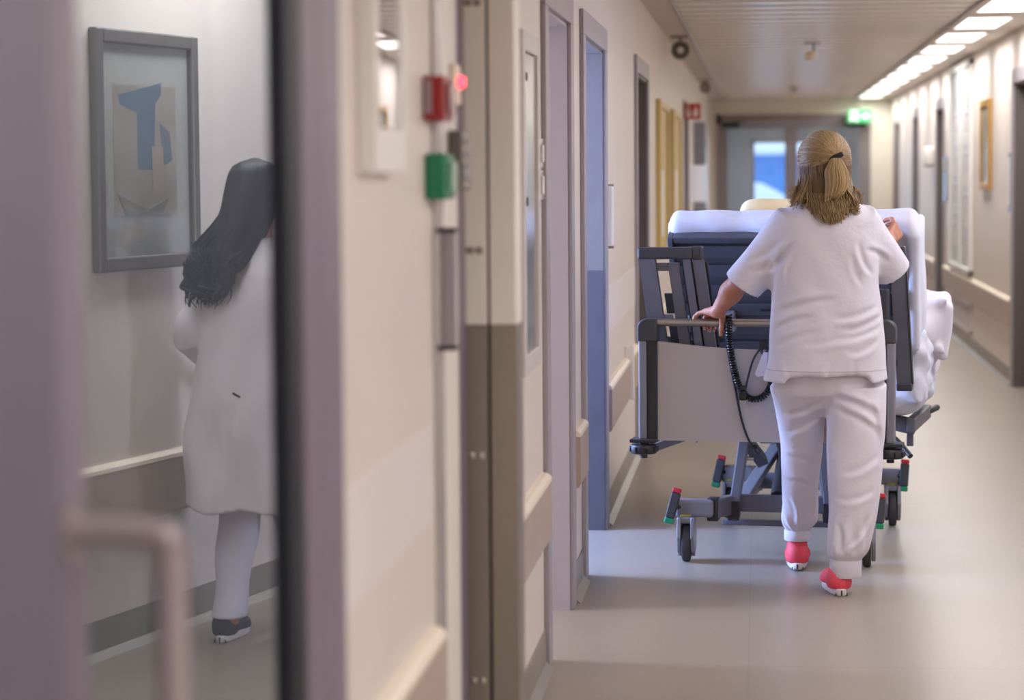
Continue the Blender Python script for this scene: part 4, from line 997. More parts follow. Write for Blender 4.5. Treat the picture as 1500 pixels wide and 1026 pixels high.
b = MB(); b.box(-0.022, 0.012, -0.03, -0.012, 0.845, 0.875, 0.004); b.tube(spline([(-0.005, -0.03, 0.85), (-0.012, -0.045, 0.835), (0.004, -0.048, 0.828), (0.01, -0.034, 0.84)], 5), 0.005, 8); b.build('hook', M_black, t)

# ------------------------------------------------------------------ people
M_skin = mat('skin', rgb(176, 116, 88), rough=0.5, var=0.05, vscale=30, bump=0.03, bscale=200)
M_skin.node_tree.nodes['Principled BSDF'].inputs['Subsurface Weight'].default_value = 0.08
M_nail = mat('nail_pink', rgb(226, 176, 172), rough=0.3)
M_eyew = mat('eye_white', rgb(235, 232, 228), rough=0.2); M_iris = mat('eye_iris', rgb(60, 70, 80), rough=0.2)
def V3(*a): return np.array(a, float)
def unit(v): v = np.array(v, float); return v/np.linalg.norm(v)

def add_head(S, hc, yaw, pitch, nb, eyes_parent):
    R_ = np.array((Matrix.Rotation(yaw, 3, 'Z') @ Matrix.Rotation(pitch, 3, 'X')))
    H = lambda *p: V3(*hc) + R_ @ V3(*p)
    rot = (pitch, 0, yaw)
    S.ell(H(0, -0.012, 0.03), (0.072, 0.090, 0.082), rot, k=0.02)
    S.ell(H(0, 0.028, -0.03), (0.060, 0.062, 0.082), rot, k=0.03)
    S.ell(H(0, 0.055, -0.090), (0.030, 0.028, 0.022), rot, k=0.03)
    for s in (-1, 1): S.ell(H(s*0.040, 0.045, -0.035), (0.022, 0.03, 0.025), rot, k=0.02)
    S.cone(H(-0.034, 0.078, 0.020), H(0.034, 0.078, 0.020), 0.011, 0.011, k=0.015)
    for s in (-1, 1): S.ell(H(s*0.031, 0.094, 0.003), (0.015, 0.013, 0.010), rot, k=0.008, sub=True)
    S.cone(H(0, 0.086, 0.008), H(0, 0.107, -0.026), 0.007, 0.011, k=0.008)
    for s in (-1, 1): S.ell(H(s*0.010, 0.097, -0.031), (0.007, 0.009, 0.006), rot, k=0.005)
    S.cone(H(-0.018, 0.086, -0.058), H(0.018, 0.086, -0.058), 0.006, 0.006, k=0.006)
    S.cone(H(-0.016, 0.085, -0.067), H(0.016, 0.085, -0.067), 0.007, 0.007, k=0.005)
    for s in (-1, 1):
        S.ell(H(s*0.073, -0.005, -0.012), (0.010, 0.022, 0.031), rot, k=0.008)
        S.ell(H(s*0.082, 0.002, -0.010), (0.007, 0.010, 0.016), rot, k=0.006, sub=True)
    S.cone(H(0, -0.03, -0.06), nb, 0.052, 0.058, k=0.03)
    for s in (-1, 1):
        b = MB(); b.sphere(H(s*0.031, 0.078, 0.003), 0.0125, n=14); e = b.build('eye', M_eyew, eyes_parent, True)
        b = MB(); b.sphere(H(s*0.031, 0.0865, 0.003), 0.0058, (1, 0.8, 1), n=12); b.build('iris', M_iris, e, True)
    return H

def add_limb(S, pts, rs, k=0.025):
    for i in range(len(pts) - 1): S.cone(pts[i], pts[i+1], rs[i], rs[i+1], k=k)

def add_hand(S, w, f, n, t, curls, spread, thumb, sc=1.0, tips=None):
    """w wrist, f fingers' direction, n back-of-hand normal, t thumb side; curls: (a1,a2,a3) for index..little"""
    f = unit(f); n = unit(n - f*np.dot(n, f)); t = unit(t - f*np.dot(t, f) - n*np.dot(t, n)); w = np.array(w, float)
    P = lambda a, b, c: w + (f*a + t*b + n*c)*sc
    S.cone(P(0.0, 0.0, 0), P(0.035, 0.0, 0), 0.025*sc, 0.032*sc, k=0.012, flat=(n, 0.62))
    for off in (-0.026, -0.009, 0.009, 0.026): S.cone(P(0.02, off*0.6, 0), P(0.082, off, 0.002), 0.016*sc, 0.0125*sc, k=0.010)
    L = [(0.042, 0.026, 0.021), (0.046, 0.029, 0.022), (0.043, 0.027, 0.021), (0.033, 0.021, 0.019)]
    for i, off in enumerate((0.027, 0.009, -0.009, -0.026)):
        p = P(0.085, off, 0.002); a = 0.0
        for j in range(3):
            a += curls[i][j]; d = f*math.cos(a) - n*math.sin(a); d = unit(d + t*spread[i]*math.cos(a))
            q = p + d*L[i][j]*sc; r0 = (0.0098, 0.0088, 0.0080)[j]*sc; r1 = (0.0088, 0.0080, 0.0068)[j]*sc
            S.cone(p, q, r0, r1, k=0.003); p = q
        if tips is not None: tips.append((p.copy(), d.copy(), n*math.cos(a) + f*math.sin(a)))
    p = P(0.018, 0.022, -0.004)
    for j, (dv, ln) in enumerate(zip(thumb, (0.045, 0.032, 0.026))):
        q = p + unit(dv)*ln*sc; S.cone(p, q, (0.0155, 0.0115, 0.0098)[j]*sc, (0.0115, 0.0100, 0.0080)[j]*sc, k=0.006); p = q

def nails(name, tips, parent):
    for p, d, n in tips:
        b = MB(); d = Vector(d); n = Vector(n).normalized(); c = Vector(p) + n*0.0052 - d*0.002
        s = d.cross(n).normalized(); M = Matrix(((s.x, d.x, n.x, c.x), (s.y, d.y, n.y, c.y), (s.z, d.z, n.z, c.z), (0, 0, 0, 1)))
        b.box(-0.0048, 0.0048, -0.006, 0.006, -0.001, 0.0014, 0.001, 2, M); b.build(name, M_nail, parent)

def shoe(parent, heel, yaw, up_m, sole_m, collar=0.085, pitch=0.0, lace=True, scale=1.0):
    """trainer: heel at 'heel' on the floor, toe along +y turned by yaw"""
    M = Matrix.Translation(heel) @ Matrix.Rotation(yaw, 4, 'Z') @ Matrix.Rotation(pitch, 4, 'X') @ Matrix.Diagonal((scale, scale, scale, 1))
    S = SDF(0.0045)
    S.ell((0, 0.042, 0.052), (0.039, 0.042, 0.045), k=0.02); S.cone((0, 0.05, 0.04), (0, 0.052, collar), 0.038, 0.037, k=0.02)
    S.cone((0, 0.08, 0.05), (0, 0.19, 0.035), 0.040, 0.040, k=0.03, flat=((0, 0, 1), 0.85)); S.ell((0.004, 0.20, 0.034), (0.045, 0.062, 0.030), k=0.03)
    S.rbox((0, 0.12, -0.02), (0.1, 0.25, 0.042), 0.002, k=0.004, sub=True)
    S.ell((0, 0.058, collar + 0.035), (0.026, 0.03, 0.03), k=0.006, sub=True)
    o = S.build('shoe', up_m, parent); o.data.transform(M)
    out = []
    for k in range(32):
        a = 2*PI*k/32; yy = 0.13 + 0.138*math.sin(a); ww = 0.041 + 0.009*math.sin(a) - 0.004*math.cos(2*a)
        out.append((ww*math.cos(a)*(1.05 if abs(math.sin(a)) < 0.95 else 1.0), yy))
    b = MB(); b.prism(out, 'z', 0.0, 0.026); bmesh.ops.transform(b.bm, matrix=M, verts=b.bm.verts[:]); s = b.build('sole', sole_m, o)
    md = s.modifiers.new('bevel', 'BEVEL'); md.width = 0.006; md.segments = 3; md.limit_method = 'ANGLE'
    b = MB(); b.box(-0.0025, 0.0025, -0.0105, 0.0, 0.004, 0.022)
    for x in (-0.02, 0.02): b.box(x - 0.0015, x + 0.0015, -0.006, 0.002, 0.002, 0.012)
    bmesh.ops.transform(b.bm, matrix=M, verts=b.bm.verts[:]); b.build('sole_groove', M_black, s)
    if lace:
        for k in range(4):
            b = MB(); y = 0.10 + 0.02*k; z = 0.083 - 0.006*k
            b.tube(spline([(-0.022, y, z - 0.008), (0, y + 0.003, z + 0.006), (0.022, y, z - 0.008)], 4), 0.003, 6); bmesh.ops.transform(b.bm, matrix=M, verts=b.bm.verts[:]); b.build('lace', sole_m, o)
    return o

# ---- the nurse
NP = (0.22, 8.9, 0.0)
nurse = thing('person', 'blonde nurse in white tunic and coral shoes pushing the bed, seen from behind', 'person', NP)
M_tunic = mat('tunic_cotton', rgb(211, 205, 213), rough=0.8, var=0.02, vscale=4, bump=0.28, bscale=26, sheen=0.15)
M_trous = mat('trouser_cotton', rgb(212, 205, 213), rough=0.8, var=0.02, vscale=4, bump=0.28, bscale=26, sheen=0.15)
S = SDF(0.004)
hc = (0.014, 0.062, 1.528)
add_head(S, hc, 0.30, -0.08, (0.012, 0.0, 1.36), nurse)
S.ell((0.015, 0.0, 1.22), (0.13, 0.08, 0.13), k=0.04); S.ell((0.018, -0.02, 1.02), (0.135, 0.085, 0.14), k=0.05); S.ell((0.022, -0.03, 0.83), (0.16, 0.10, 0.13), k=0.05)
S.cone((-0.09, 0.005, 1.295), (0.12, 0.005, 1.295), 0.04, 0.04, k=0.03)
# left arm down to the push handle
wl = V3(-0.372, 0.142, 0.985)
add_limb(S, [(-0.115, 0.0, 1.295), (-0.280, 0.045, 1.112)], [0.040, 0.039]); add_limb(S, [(-0.280, 0.045, 1.112), (-0.322, 0.085, 1.058), wl], [0.039, 0.038, 0.026])
f = unit(V3(-0.40, 0.235, 0.972) - wl); tp = []
add_hand(S, wl, f, V3(0.1, 0.3, 0.9), V3(0.9, 0.3, 0), [(0.45, 1.0, 0.9), (0.5, 1.05, 0.9), (0.5, 1.05, 0.9), (0.35, 0.5, 0.6)], [0.05, 0.0, -0.12, -0.75], [V3(0.05, 0.75, -0.55), V3(-0.1, 0.15, -1), V3(-0.1, 0.0, -1)], 0.96, tp)
# right arm up to the corner of the raised backrest
wr = V3(0.262, 0.40, 1.235)
add_limb(S, [(0.145, 0.0, 1.295), (0.245, 0.115, 1.145)], [0.040, 0.037]); add_limb(S, [(0.245, 0.115, 1.145), (0.248, 0.22, 1.165), wr], [0.037, 0.038, 0.026])
add_hand(S, wr, V3(0.30, 0.55, 0.35), V3(0.75, -0.5, 0.2), V3(-0.2, -0.3, 0.9), [(0.6, 0.9, 0.6), (0.6, 0.9, 0.6), (0.6, 0.9, 0.6), (0.5, 0.8, 0.6)], [0.2, 0.05, -0.1, -0.25], [V3(-0.4, 0.5, 0.6), V3(-0.3, 0.7, 0.2), V3(-0.2, 0.7, 0.0)], 0.96)
# legs
add_limb(S, [(-0.06, -0.02, 0.80), (-0.066, 0.19, 0.40), (-0.069, 0.29, 0.24), (-0.076, 0.34, 0.10)], [0.06, 0.042, 0.034, 0.028]); add_limb(S, [(0.10, -0.03, 0.80), (0.115, -0.13, 0.42), (0.085, -0.20, 0.08)], [0.06, 0.042, 0.030])
body = S.build('body', M_skin, nurse)
nails('nail', tp, nurse)
# tunic
S = SDF(0.0065)
S.stack([(0.748, 0.019, -0.034, 0.223, 0.172), (0.84, 0.021, -0.030, 0.212, 0.164), (0.936, 0.022, -0.022, 0.200, 0.150), (1.085, 0.016, -0.012, 0.192, 0.140), (1.18, 0.015, -0.006, 0.190, 0.136),
         (1.27, 0.016, -0.002, 0.184, 0.128), (1.33, 0.018, 0.0, 0.165, 0.112), (1.365, 0.02, 0.004, 0.135, 0.092), (1.392, 0.018, 0.008, 0.095, 0.075), (1.408, 0.016, 0.01, 0.07, 0.065)], k=0.03, p=2.3)
S.cone((-0.10, 0.0, 1.322), (-0.279, 0.055, 1.085), 0.066, 0.073, k=0.045, cap=True, flat=((0.3, 1, 0.1), 1.05))
S.cone((0.135, 0.0, 1.325), (0.262, 0.125, 1.128), 0.066, 0.070, k=0.045, cap=True)
S.cone((-0.258, 0.05, 1.112), (-0.288, 0.058, 1.072), 0.056, 0.060, k=0.004, cap=True, sub=True)
S.cone((0.255, 0.12, 1.14), (0.268, 0.132, 1.116), 0.054, 0.058, k=0.004, cap=True, sub=True)
S.ell((0.014, 0.02, 1.425), (0.062, 0.065, 0.035), k=0.01, sub=True)
S.rbox((0.02, -0.03, 0.70), (0.15, 0.3, 0.068), 0.02, k=0.02, sub=True)
def crease(X, Z, segs):
    d = 0*X
    for x0, z0, x1, z1, w, dep in segs:
        vx, vz = x1 - x0, z1 - z0; L2 = vx*vx + vz*vz; t = ((X - x0)*vx + (Z - z0)*vz)/L2
        bow = 0.012*np.sin(np.clip(t, 0, 1)*PI)
        n_ = ((X - x0)*(-vz) + (Z - z0)*vx)/math.sqrt(L2) - bow
        env = np.clip(t*4, 0, 1)*np.clip((1 - t)*4, 0, 1)
        d = d + dep*env*(np.exp(-(n_/w)**2) - 0.8*np.exp(-((n_ - 1.7*w)/(1.1*w))**2))
    return d
T_FOLDS = [(0.21, 1.02, 0.03, 0.975, 0.011, 0.010), (0.215, 0.985, 0.06, 0.93, 0.010, 0.010), (0.215, 0.95, 0.02, 0.90, 0.012, 0.009), (-0.17, 0.99, 0.06, 1.045, 0.012, 0.008), (-0.17, 0.93, -0.02, 0.985, 0.010, 0.008),
           (-0.17, 0.87, 0.0, 0.93, 0.011, 0.007), (0.20, 0.90, 0.09, 0.85, 0.010, 0.008), (0.12, 0.93, -0.08, 0.885, 0.011, 0.006), (-0.165, 1.13, -0.09, 1.25, 0.010, 0.010), (-0.13, 1.10, -0.08, 1.21, 0.009, 0.007), (0.185, 1.12, 0.13, 1.25, 0.010, 0.010),
           (0.15, 1.08, 0.11, 1.20, 0.009, 0.006), (-0.11, 1.21, -0.26, 1.13, 0.011, 0.008), (-0.13, 1.26, -0.27, 1.17, 0.010, 0.006), (0.15, 1.22, 0.25, 1.16, 0.010, 0.007), (-0.10, 0.76, -0.12, 0.84, 0.010, 0.003), (0.03, 0.755, 0.04, 0.83, 0.010, 0.003), (0.13, 0.755, 0.12, 0.84, 0.010, 0.003)]
def tunic_wr(X, Y, Z):
    d = 0.75*crease(X, Z, T_FOLDS)
    lo = np.clip((1.10 - Z)/0.25, 0, 1)
    d += 0.0035*np.sin(24*(Z - 0.4*X) + 2.5*np.sin(7*X) + np.sin(9*Z))*lo + 0.0012*np.sin(23*X + 31*Z + 2*np.sin(15*X))
    d += 0.003*np.sin(44*X + 3*np.sin(6*Z))*np.clip((0.84 - Z)/0.08, 0, 1)
    return d
tun = S.build('tunic', M_tunic, nurse, tunic_wr)
def ring_on(o, cx, cy, z, n=90):
    me = o.data; bv = BVHTree.FromPolygons([v.co for v in me.vertices], [p.vertices[:] for p in me.polygons]); out = []
    for j in range(n + 1):
        a = 2*PI*j/n; d = Vector((math.cos(a), math.sin(a), 0)); h = bv.ray_cast(Vector((cx, cy, z)) + d*0.5, -d)
        if h[0] is not None: out.append(h[0] + d*0.0004)
    return out
b = MB(); b.tube(ring_on(tun, 0.02, -0.03, 0.790), 0.0013, 5); b.build('hem_stitch', mat('seam_thread', rgb(188, 176, 180), rough=0.8), tun)
# loose front tail of the tunic at the left hip
b = MB(); b.prism([(-0.205, 0.84), (-0.236, 0.762), (-0.228, 0.752), (-0.195, 0.756), (-0.19, 0.84)], 'y', 0.05, 0.06); b.build('side_tail', M_tunic, tun)
# trousers
S = SDF(0.0065)
S.stack([(0.615, 0.022, 0.0, 0.07, 0.04), (0.65, 0.022, -0.01, 0.14, 0.085), (0.70, 0.026, -0.02, 0.190, 0.125), (0.76, 0.027, -0.025, 0.203, 0.138), (0.86, 0.022, -0.02, 0.180, 0.125)], k=0.05, p=2.2)
S.stack([(0.112, -0.077, 0.337, 0.040, 0.044), (0.150, -0.076, 0.333, 0.041, 0.046), (0.175, -0.073, 0.325, 0.062, 0.070), (0.20, -0.071, 0.31, 0.067, 0.075), (0.25, -0.069, 0.285, 0.066, 0.078), (0.38, -0.066, 0.205, 0.070, 0.088), (0.50, -0.066, 0.13, 0.078, 0.098), (0.63, -0.069, 0.05, 0.091, 0.115), (0.72, -0.078, 0.0, 0.10, 0.13)], k=0.025, p=2.1)
S.stack([(0.062, 0.083, -0.20, 0.046, 0.048), (0.120, 0.085, -0.20, 0.047, 0.049), (0.145, 0.090, -0.197, 0.070, 0.072), (0.18, 0.097, -0.193, 0.077, 0.08), (0.28, 0.110, -0.17, 0.086, 0.086), (0.453, 0.120, -0.125, 0.098, 0.10), (0.624, 0.123, -0.07, 0.106, 0.12), (0.73, 0.128, -0.03, 0.104, 0.135)], k=0.02, p=2.1)
P_FOLDS = [(0.03, 0.70, 0.20, 0.63, 0.012, 0.012), (0.04, 0.66, 0.21, 0.56, 0.012, 0.010), (0.02, 0.69, -0.14, 0.62, 0.012, 0.009), (0.01, 0.64, -0.13, 0.55, 0.012, 0.008), (0.21, 0.50, 0.06, 0.43, 0.012, 0.008), (0.19, 0.38, 0.05, 0.34, 0.011, 0.007),
           (-0.13, 0.46, -0.01, 0.42, 0.011, 0.007), (-0.13, 0.36, -0.02, 0.33, 0.010, 0.006), (0.17, 0.30, 0.08, 0.17, 0.009, 0.009), (0.13, 0.27, 0.07, 0.16, 0.008, 0.007), (0.05, 0.27, 0.06, 0.16, 0.008, 0.007), (-0.12, 0.30, -0.09, 0.18, 0.008, 0.007), (-0.03, 0.29, -0.05, 0.18, 0.008, 0.007), (0.16, 0.70, 0.20, 0.50, 0.012, 0.008)]
def trouser_wr(X, Y, Z):
    low = np.clip((0.30 - Z)/0.10, 0, 1)*np.clip((Z - 0.13)/0.03, 0, 1); R_ = X > 0.021
    an = np.where(R_, np.arctan2(Y + 0.19, X - 0.1), np.arctan2(Y - 0.31, X + 0.07))
    return 0.8*crease(X, Z, P_FOLDS) + 0.0035*np.sin(10*an + 14*Z)*low + 0.002*np.sin(22*Z + 11*X + 2*np.sin(13*X))
trs = S.build('trousers', M_trous, nurse, trouser_wr)
for cx, cy, z0, z1, a_, b_ in ((-0.0768, 0.336, 0.112, 0.152, 0.0500, 0.0540), (0.0838, -0.20, 0.062, 0.126, 0.0560, 0.0580)):
    V = []; Fc = []; n = 72; zs = [z0, z0 + 0.004, z1 - 0.004, z1]
    for i, z in enumerate(zs):
        e = 0.0 if i in (1, 2) else -0.002
        for j in range(n):
            a = 2*PI*j/n; rr = 1 + (0.012 if j % 2 else -0.012); V.append((cx + (a_ + e)*rr*math.cos(a), cy + (b_ + e)*rr*math.sin(a), z))
    for i in range(3):
        for j in range(n): Fc.append((i*n + j, i*n + (j+1) % n, (i+1)*n + (j+1) % n, (i+1)*n + j))
    pydata('cuff', V, Fc, M_tunic, trs, True)
M_coral = mat('coral_mesh', rgb(240, 78, 92), rough=0.6, var=0.06, vscale=90, bump=0.1, bscale=500)
M_sole = mat('shoe_sole_white', rgb(222, 214, 212), rough=0.55, var=0.04, vscale=30)
shoe(nurse, (0.068, -0.252, 0.0), 0.12, M_coral, M_sole, 0.078)
shoe(nurse, (-0.077, 0.292, 0.004), 0.0, M_coral, M_sole, 0.105)
# hair
M_hair = lock_mat('blonde_hair', rgb(64, 45, 29), rgb(190, 158, 113), 0.40)
rnd = random.Random(21); HC = Vector((0.0135, 0.048, 1.540)); HR = Vector((0.0925, 0.108, 0.100))
def on_head(p, off=0.0):
    d = Vector(((p[0]-HC.x)/HR.x, (p[1]-HC.y)/HR.y, (p[2]-HC.z)/HR.z)); L = d.length or 1
    return Vector((HC.x + d.x/L*(HR.x+off), HC.y + d.y/L*(HR.y+off), HC.z + d.z/L*(HR.z+off)))
TIE = on_head((0.056, -0.058, 1.549), 0.004); locks = []
tone = lambda c, w=0.16: min(1, max(0, c + rnd.uniform(-w, w)))
for i in range(380):      # swept back over the skull into the tie
    th = rnd.uniform(-0.45, PI + 0.45); yy = rnd.uniform(-0.02, 0.10); 
    st = on_head((HC.x + HR.x*math.cos(th), yy, HC.z + HR.z*math.sin(th)*0.98), 0.0)
    pts = []
    for k in range(9):
        t_ = k/8; p = st.lerp(TIE, t_); q = on_head(p, 0.001 + 0.003*math.sin(t_*PI) + rnd.uniform(-0.0006, 0.0006)); 
        pts.append(q)
    rs = [0.0036*(1 - 0.25*abs(k/8 - 0.5)) for k in range(9)]
    locks.append((pts, rs, tone(0.40 + 0.25*max(0, math.sin(th))*(1 if yy < 0.06 else 0.6))))
for i in range(1100):      # loose hair below, falling to the shoulders
    ph = rnd.uniform(-1.7, 1.7); s = math.sin(ph); c = math.cos(ph)
    z0 = rnd.uniform(1.47, 1.55) if abs(s) < 0.8 else rnd.uniform(1.50, 1.56); lay = rnd.uniform(0.0, 1.0)
    st = on_head((HC.x + s*HR.x, HC.y - c*HR.y, z0), 0.001)
    ex = 0.034 + 0.078*s + 0.01*rnd.uniform(-1, 1); ez = 1.322 + 0.045*s*s + rnd.triangular(-0.016, 0.065, 0.005)*(1 - 0.4*abs(s)); ey = -0.132 + 0.09*(1 - c) + rnd.uniform(-0.008, 0.010)
    flip = 0.0
    if s < -0.55 and lay < 0.35: ex = -0.030 - 0.085*rnd.random()**1.6; ez = 1.372 + rnd.uniform(-0.015, 0.028); flip = -0.006; ey = -0.07 + rnd.uniform(-0.03, 0.03)
    if s > 0.55 and lay < 0.7: ex = 0.085 + 0.045*rnd.random(); ez = 1.358 + rnd.uniform(-0.02, 0.035); flip = 0.010; ey = -0.07 + rnd.uniform(-0.03, 0.03)
    m1 = Vector((HC.x + s*0.094, HC.y - c*0.110, 1.475)); m2 = Vector((0.018 + s*0.092, 0.026 - c*0.118, 1.425)); en = Vector((ex, ey, ez))
    m2 = m2 if not flip else m2 + Vector(((en.x - m2.x)*0.35, -0.01, 0.008)); m3 = m2.lerp(en, 0.55) + Vector((0.004*rnd.uniform(-1, 1), -0.006, 0.0))
    pts = spline([st, m1 + Vector((0, rnd.uniform(-0.003, 0.006), rnd.uniform(-0.01, 0.01))), m2, m3, en, en + Vector((flip + rnd.uniform(-0.005, 0.005), 0, 0.004 if flip else -0.008))], 3)
    n_ = len(pts); rs = [0.0028*(1 - 0.85*(k/(n_-1))**2.0) for k in range(n_)]
    t0 = tone(0.17, 0.13); locks.append((pts, rs, (t0, min(1, t0 + rnd.uniform(0.25, 0.75)))))
for i in range(190):      # the tied tail
    s = rnd.uniform(-1, 1); d = rnd.uniform(0, 1)
    st = TIE + Vector((0.010*s, -0.004*d, -0.004*s))
    m1 = Vector((0.052 + 0.036*s, -0.088 - 0.014*(1 - s*s)*d, 1.500)); m2 = Vector((0.056 + 0.040*s, -0.106 - 0.022*(1 - s*s)*d, 1.455))
    en = Vector((0.042 + 0.030*s, -0.118 - 0.014*d, 1.402 + 0.012*s + rnd.uniform(-0.008, 0.010)))
    pts = spline([st, m1, m2, en], 5); n_ = len(pts); rs = [0.0038*(0.55 + 0.45*math.sin(min(1, k/4)*PI/2))*(1 - 0.6*(k/(n_-1))**4) for k in range(n_)]
    locks.append((pts, rs, tone(0.62, 0.2)))
for i in range(26):       # stray wisps
    s = rnd.choice((-1, 1)); st = Vector((HC.x + s*0.085, 0.0, 1.45)); en = Vector((0.016 + s*(0.10 + rnd.uniform(0, 0.03)), -0.05, 1.40 + rnd.uniform(-0.03, 0.03)))
    pts = spline([st, st.lerp(en, 0.5) + Vector((0.012*s, 0, 0.0)), en, en + Vector((s*0.008, 0, 0.012))], 5); locks.append((pts, [0.0014]*len(pts), tone(0.7)))
hair = locks_mesh('hair', locks, M_hair, nurse)
S = SDF(0.006); S.ell(tuple(HC), (HR.x - 0.005, HR.y - 0.005, HR.z - 0.005), k=0.01)
S.stack([(1.35, 0.03, -0.075, 0.055, 0.035), (1.40, 0.02, -0.045, 0.070, 0.06), (1.44, 0.018, -0.015, 0.074, 0.08), (1.48, 0.0135, 0.02, 0.078, 0.088), (1.53, 0.0135, 0.035, 0.082, 0.09)], k=0.008)
S.ell((-0.01, 0.135, 1.50), (0.058, 0.075, 0.075), (0, 0, 0.3), k=0.015, sub=True)
S.ell((-0.066, 0.085, 1.50), (0.03, 0.05, 0.055), (0, 0, 0.3), k=0.01, sub=True)
cap = S.build('hair_base', M_hair, hair); at = cap.data.attributes.new('lock', 'FLOAT', 'POINT'); at.data.foreach_set('value', [0.16]*len(cap.data.vertices))
S = SDF(0.003); S.cone(TIE + Vector((-0.022, -0.004, -0.010)), TIE + Vector((0.016, -0.004, 0.006)), 0.0095, 0.0095, k=0.01); S.build('hair_tie', mat('hair_tie_black', rgb(22, 20, 24), rough=0.6), nurse)

# ---- the woman in the long coat (right side of the corridor, seen mirrored in the glazed door)
doc = thing('person', 'dark-haired woman in long white coat walking along the right wall, mirrored in the glazed door', 'person', (1.40, 7.35, 0.0))
S = SDF(0.0055)
add_head(S, (0.0, 0.03, 1.435), -0.35, -0.05, (0.0, 0.0, 1.29), doc)
S.ell((0, 0, 1.15), (0.13, 0.085, 0.14), k=0.04); S.ell((0, 0, 0.95), (0.12, 0.085, 0.15), k=0.05); S.ell((0, -0.005, 0.79), (0.14, 0.095, 0.12), k=0.05)
S.cone((-0.12, 0, 1.225), (0.12, 0, 1.225), 0.04, 0.04, k=0.04)
for s, el, wr_, fd in ((1, V3(0.225, -0.02, 0.99), V3(0.20, 0.16, 0.86), V3(-0.1, 0.7, -0.3)), (-1, V3(-0.21, -0.03, 0.98), V3(-0.21, 0.06, 0.77), V3(0.0, 0.3, -0.9))):
    add_limb(S, [(s*0.145, 0, 1.215), el], [0.042, 0.036]); add_limb(S, [el, wr_], [0.036, 0.024])
    add_hand(S, wr_, fd, V3(s, 0, 0.2), V3(0, 0.6, 0.6), [(0.3, 0.4, 0.3)]*4, [0.06, 0.02, -0.03, -0.08], [V3(-0.2*s, 0.6, -0.4), V3(-0.1*s, 0.7, -0.5), V3(0, 0.6, -0.6)], 0.92)
add_limb(S, [(0.07, 0, 0.76), (0.08, 0.06, 0.42), (0.085, -0.05, 0.07)], [0.065, 0.046, 0.034]); add_limb(S, [(-0.07, 0, 0.76), (-0.08, 0.10, 0.42), (-0.08, 0.20, 0.08)], [0.065, 0.046, 0.034])
S.build('body', M_skin, doc)
M_coat = mat('coat_cotton', rgb(222, 216, 222), rough=0.8, var=0.02, vscale=5, bump=0.08, bscale=60)
S = SDF(0.0075)
S.stack([(0.43, 0.02, 0.0, 0.235, 0.165), (0.6, 0.018, 0.0, 0.222, 0.155), (0.78, 0.012, -0.005, 0.208, 0.150), (0.95, 0.005, 0.0, 0.182, 0.135), (1.10, 0.002, 0.0, 0.178, 0.128), (1.19, 0.0, 0.0, 0.170, 0.115), (1.25, 0, 0.002, 0.135, 0.09), (1.30, 0, 0.005, 0.075, 0.07)], k=0.03, p=2.2)
S.cone((0.13, 0, 1.215), (0.228, -0.02, 0.985), 0.058, 0.052, k=0.03); S.cone((0.228, -0.02, 0.985), (0.203, 0.14, 0.875), 0.052, 0.044, k=0.025, cap=True)
S.cone((-0.13, 0, 1.215), (-0.215, -0.03, 0.975), 0.058, 0.052, k=0.03); S.cone((-0.215, -0.03, 0.975), (-0.212, 0.05, 0.80), 0.052, 0.044, k=0.025, cap=True)
S.rbox((0.01, 0, 0.40), (0.17, 0.12, 0.05), 0.02, k=0.01, sub=True)
def coat_wr(X, Y, Z):
    d = 0.006*np.sin(24*X + 3*np.sin(5*Z))*np.clip((0.95 - Z)/0.3, 0, 1)
    d += 0.005*np.sin(45*Z + 12*X + 2*np.sin(14*X))*np.clip((np.abs(X) - 0.17)/0.03, 0, 1)*np.clip((Z - 0.8)/0.1, 0, 1)
    return d + 0.003*np.sin(18*(Z + X) + 2*np.sin(8*X))
coat = S.build('coat', M_coat, doc, coat_wr)
b = MB(); b.bar((-0.02, -0.150, 0.80), (0.005, -0.152, 0.812), 0.006, 0.006); b.build('pen_clip', M_black, coat)
S = SDF(0.007)
S.stack([(0.08, 0.085, -0.045, 0.052, 0.06), (0.25, 0.085, 0.0, 0.058, 0.068), (0.45, 0.082, 0.05, 0.072, 0.085), (0.70, 0.075, 0.0, 0.09, 0.10)], k=0.02)
S.stack([(0.08, -0.08, 0.195, 0.052, 0.06), (0.25, -0.08, 0.15, 0.058, 0.068), (0.45, -0.08, 0.10, 0.072, 0.085), (0.70, -0.075, 0.0, 0.09, 0.10)], k=0.02)
S.build('trousers', mat('pale_trousers', rgb(214, 212, 226), rough=0.8, var=0.02, bump=0.08, bscale=60), doc, lambda X, Y, Z: 0.004*np.sin(30*Z + 14*X + 2*np.sin(20*X)))
M_navy = mat('navy_canvas', rgb(52, 56, 66), rough=0.7, var=0.05, vscale=60)
shoe(doc, (0.09, -0.10, 0.0), -0.15, M_navy, M_sole, 0.07, 0.0, True, 0.92); shoe(doc, (-0.08, 0.14, 0.0), 0.1, M_navy, M_sole, 0.07, 0.0, True, 0.92)
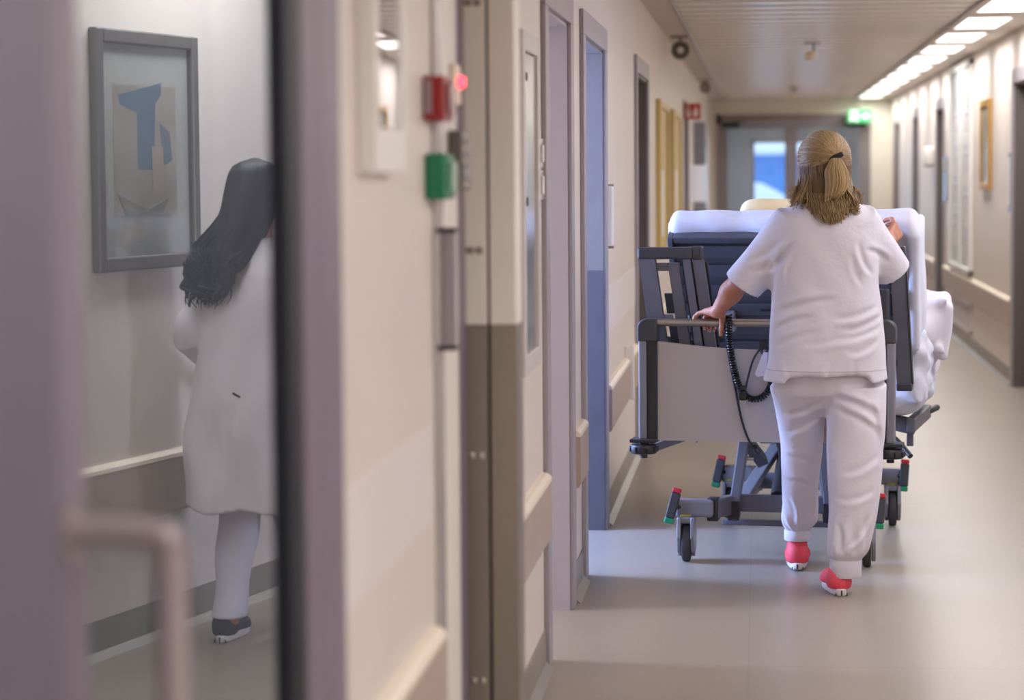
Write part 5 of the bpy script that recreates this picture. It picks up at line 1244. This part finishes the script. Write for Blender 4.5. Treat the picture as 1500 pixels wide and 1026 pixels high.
# long curly hair
M_hairb = lock_mat('black_hair', rgb(16, 18, 22), rgb(46, 48, 54), 0.4)
rnd = random.Random(5); HC2 = Vector((0.0, 0.018, 1.45)); HR2 = Vector((0.086, 0.105, 0.098)); locks = []
def on2(p, off=0.0):
    d = Vector(((p[0]-HC2.x)/HR2.x, (p[1]-HC2.y)/HR2.y, (p[2]-HC2.z)/HR2.z)); L = d.length or 1
    return Vector((HC2.x + d.x/L*(HR2.x+off), HC2.y + d.y/L*(HR2.y+off), HC2.z + d.z/L*(HR2.z+off)))
for i in range(330):
    ph = rnd.uniform(-1.75, 1.75); s = math.sin(ph); c = math.cos(ph)
    top_ = on2((HC2.x + rnd.uniform(-0.01, 0.01), 0.02, HC2.z + 0.1)); sd_ = on2((HC2.x + s*HR2.x, HC2.y - c*HR2.y, 1.45), 0.004)
    mid = on2(tuple((top_ + sd_)/2), 0.005)
    w_ = abs(s); L_ = rnd.uniform(1.07, 1.17) + 0.05*w_*rnd.random(); x_end = 0.095 + 0.045*s + rnd.uniform(-0.02, 0.02)
    b1 = Vector((0.01 + s*0.088, -0.02 - c*0.09, 1.37)); b2 = Vector((0.065 + s*0.098 + rnd.uniform(-0.008, 0.008), -0.062 - c*0.080, 1.265 + rnd.uniform(-0.02, 0.02)))
    pts = [top_, mid, sd_, b1, b2]; n3 = 8; a0 = rnd.uniform(0, 6.3); amp = rnd.uniform(0.008, 0.020); fq = rnd.uniform(7, 11)
    for k in range(1, n3 + 1):
        t_ = k/n3; z = b2.z + (L_ - b2.z)*t_; sq = math.sin(a0 + t_*fq)*amp*(0.4 + 0.6*t_); cq = math.cos(a0 + t_*fq)*amp*0.5
        pts.append(Vector((b2.x + (x_end - b2.x)*t_**1.2 + sq, b2.y + (-0.15 - b2.y)*min(1, 2*t_) + cq, z)))
    pts = spline(pts, 3); n_ = len(pts); rs = [0.0052*(1 - 0.85*(k/(n_-1))**3) for k in range(n_)]; locks.append((pts, rs, rnd.random()))
for x0, sgn, ln in ((0.115, 1, 1.0), (0.075, -1, 1.1), (0.15, 1, 0.9), (0.13, -1, 1.15), (0.085, 1, 0.8)):    # the curled ends
    for q in range(5):
        pts = [Vector((x0, -0.152, 1.22))]
        for k in range(12):
            a = k/11*4.6; pts.append(Vector((x0 + sgn*0.030*math.sin(a) - 0.01*k/11 + 0.003*math.cos(q*1.3), -0.158 + 0.012*math.cos(a) + 0.003*math.sin(q*1.3), 1.19 - 0.10*ln*(k/11) - 0.012*math.sin(a*1.2))))
        pts = spline(pts, 3); n_ = len(pts); locks.append((pts, [0.0055*(1 - 0.75*(k/(n_-1))**2) for k in range(n_)], 0.1 + 0.15*q))
h2 = locks_mesh('hair', locks, M_hairb, doc)
S = SDF(0.007); S.ell(tuple(HC2), (HR2.x - 0.003, HR2.y - 0.004, HR2.z - 0.003), k=0.01); S.stack([(1.17, 0.085, -0.145, 0.04, 0.018), (1.24, 0.07, -0.12, 0.08, 0.032), (1.32, 0.03, -0.07, 0.085, 0.06), (1.40, 0.0, -0.02, 0.08, 0.085)], k=0.02)
S.ell((0.03, 0.115, 1.42), (0.055, 0.07, 0.075), (0, 0, -0.35), k=0.015, sub=True)
cap = S.build('hair_base', M_hairb, h2); at = cap.data.attributes.new('lock', 'FLOAT', 'POINT'); at.data.foreach_set('value', [0.1]*len(cap.data.vertices))
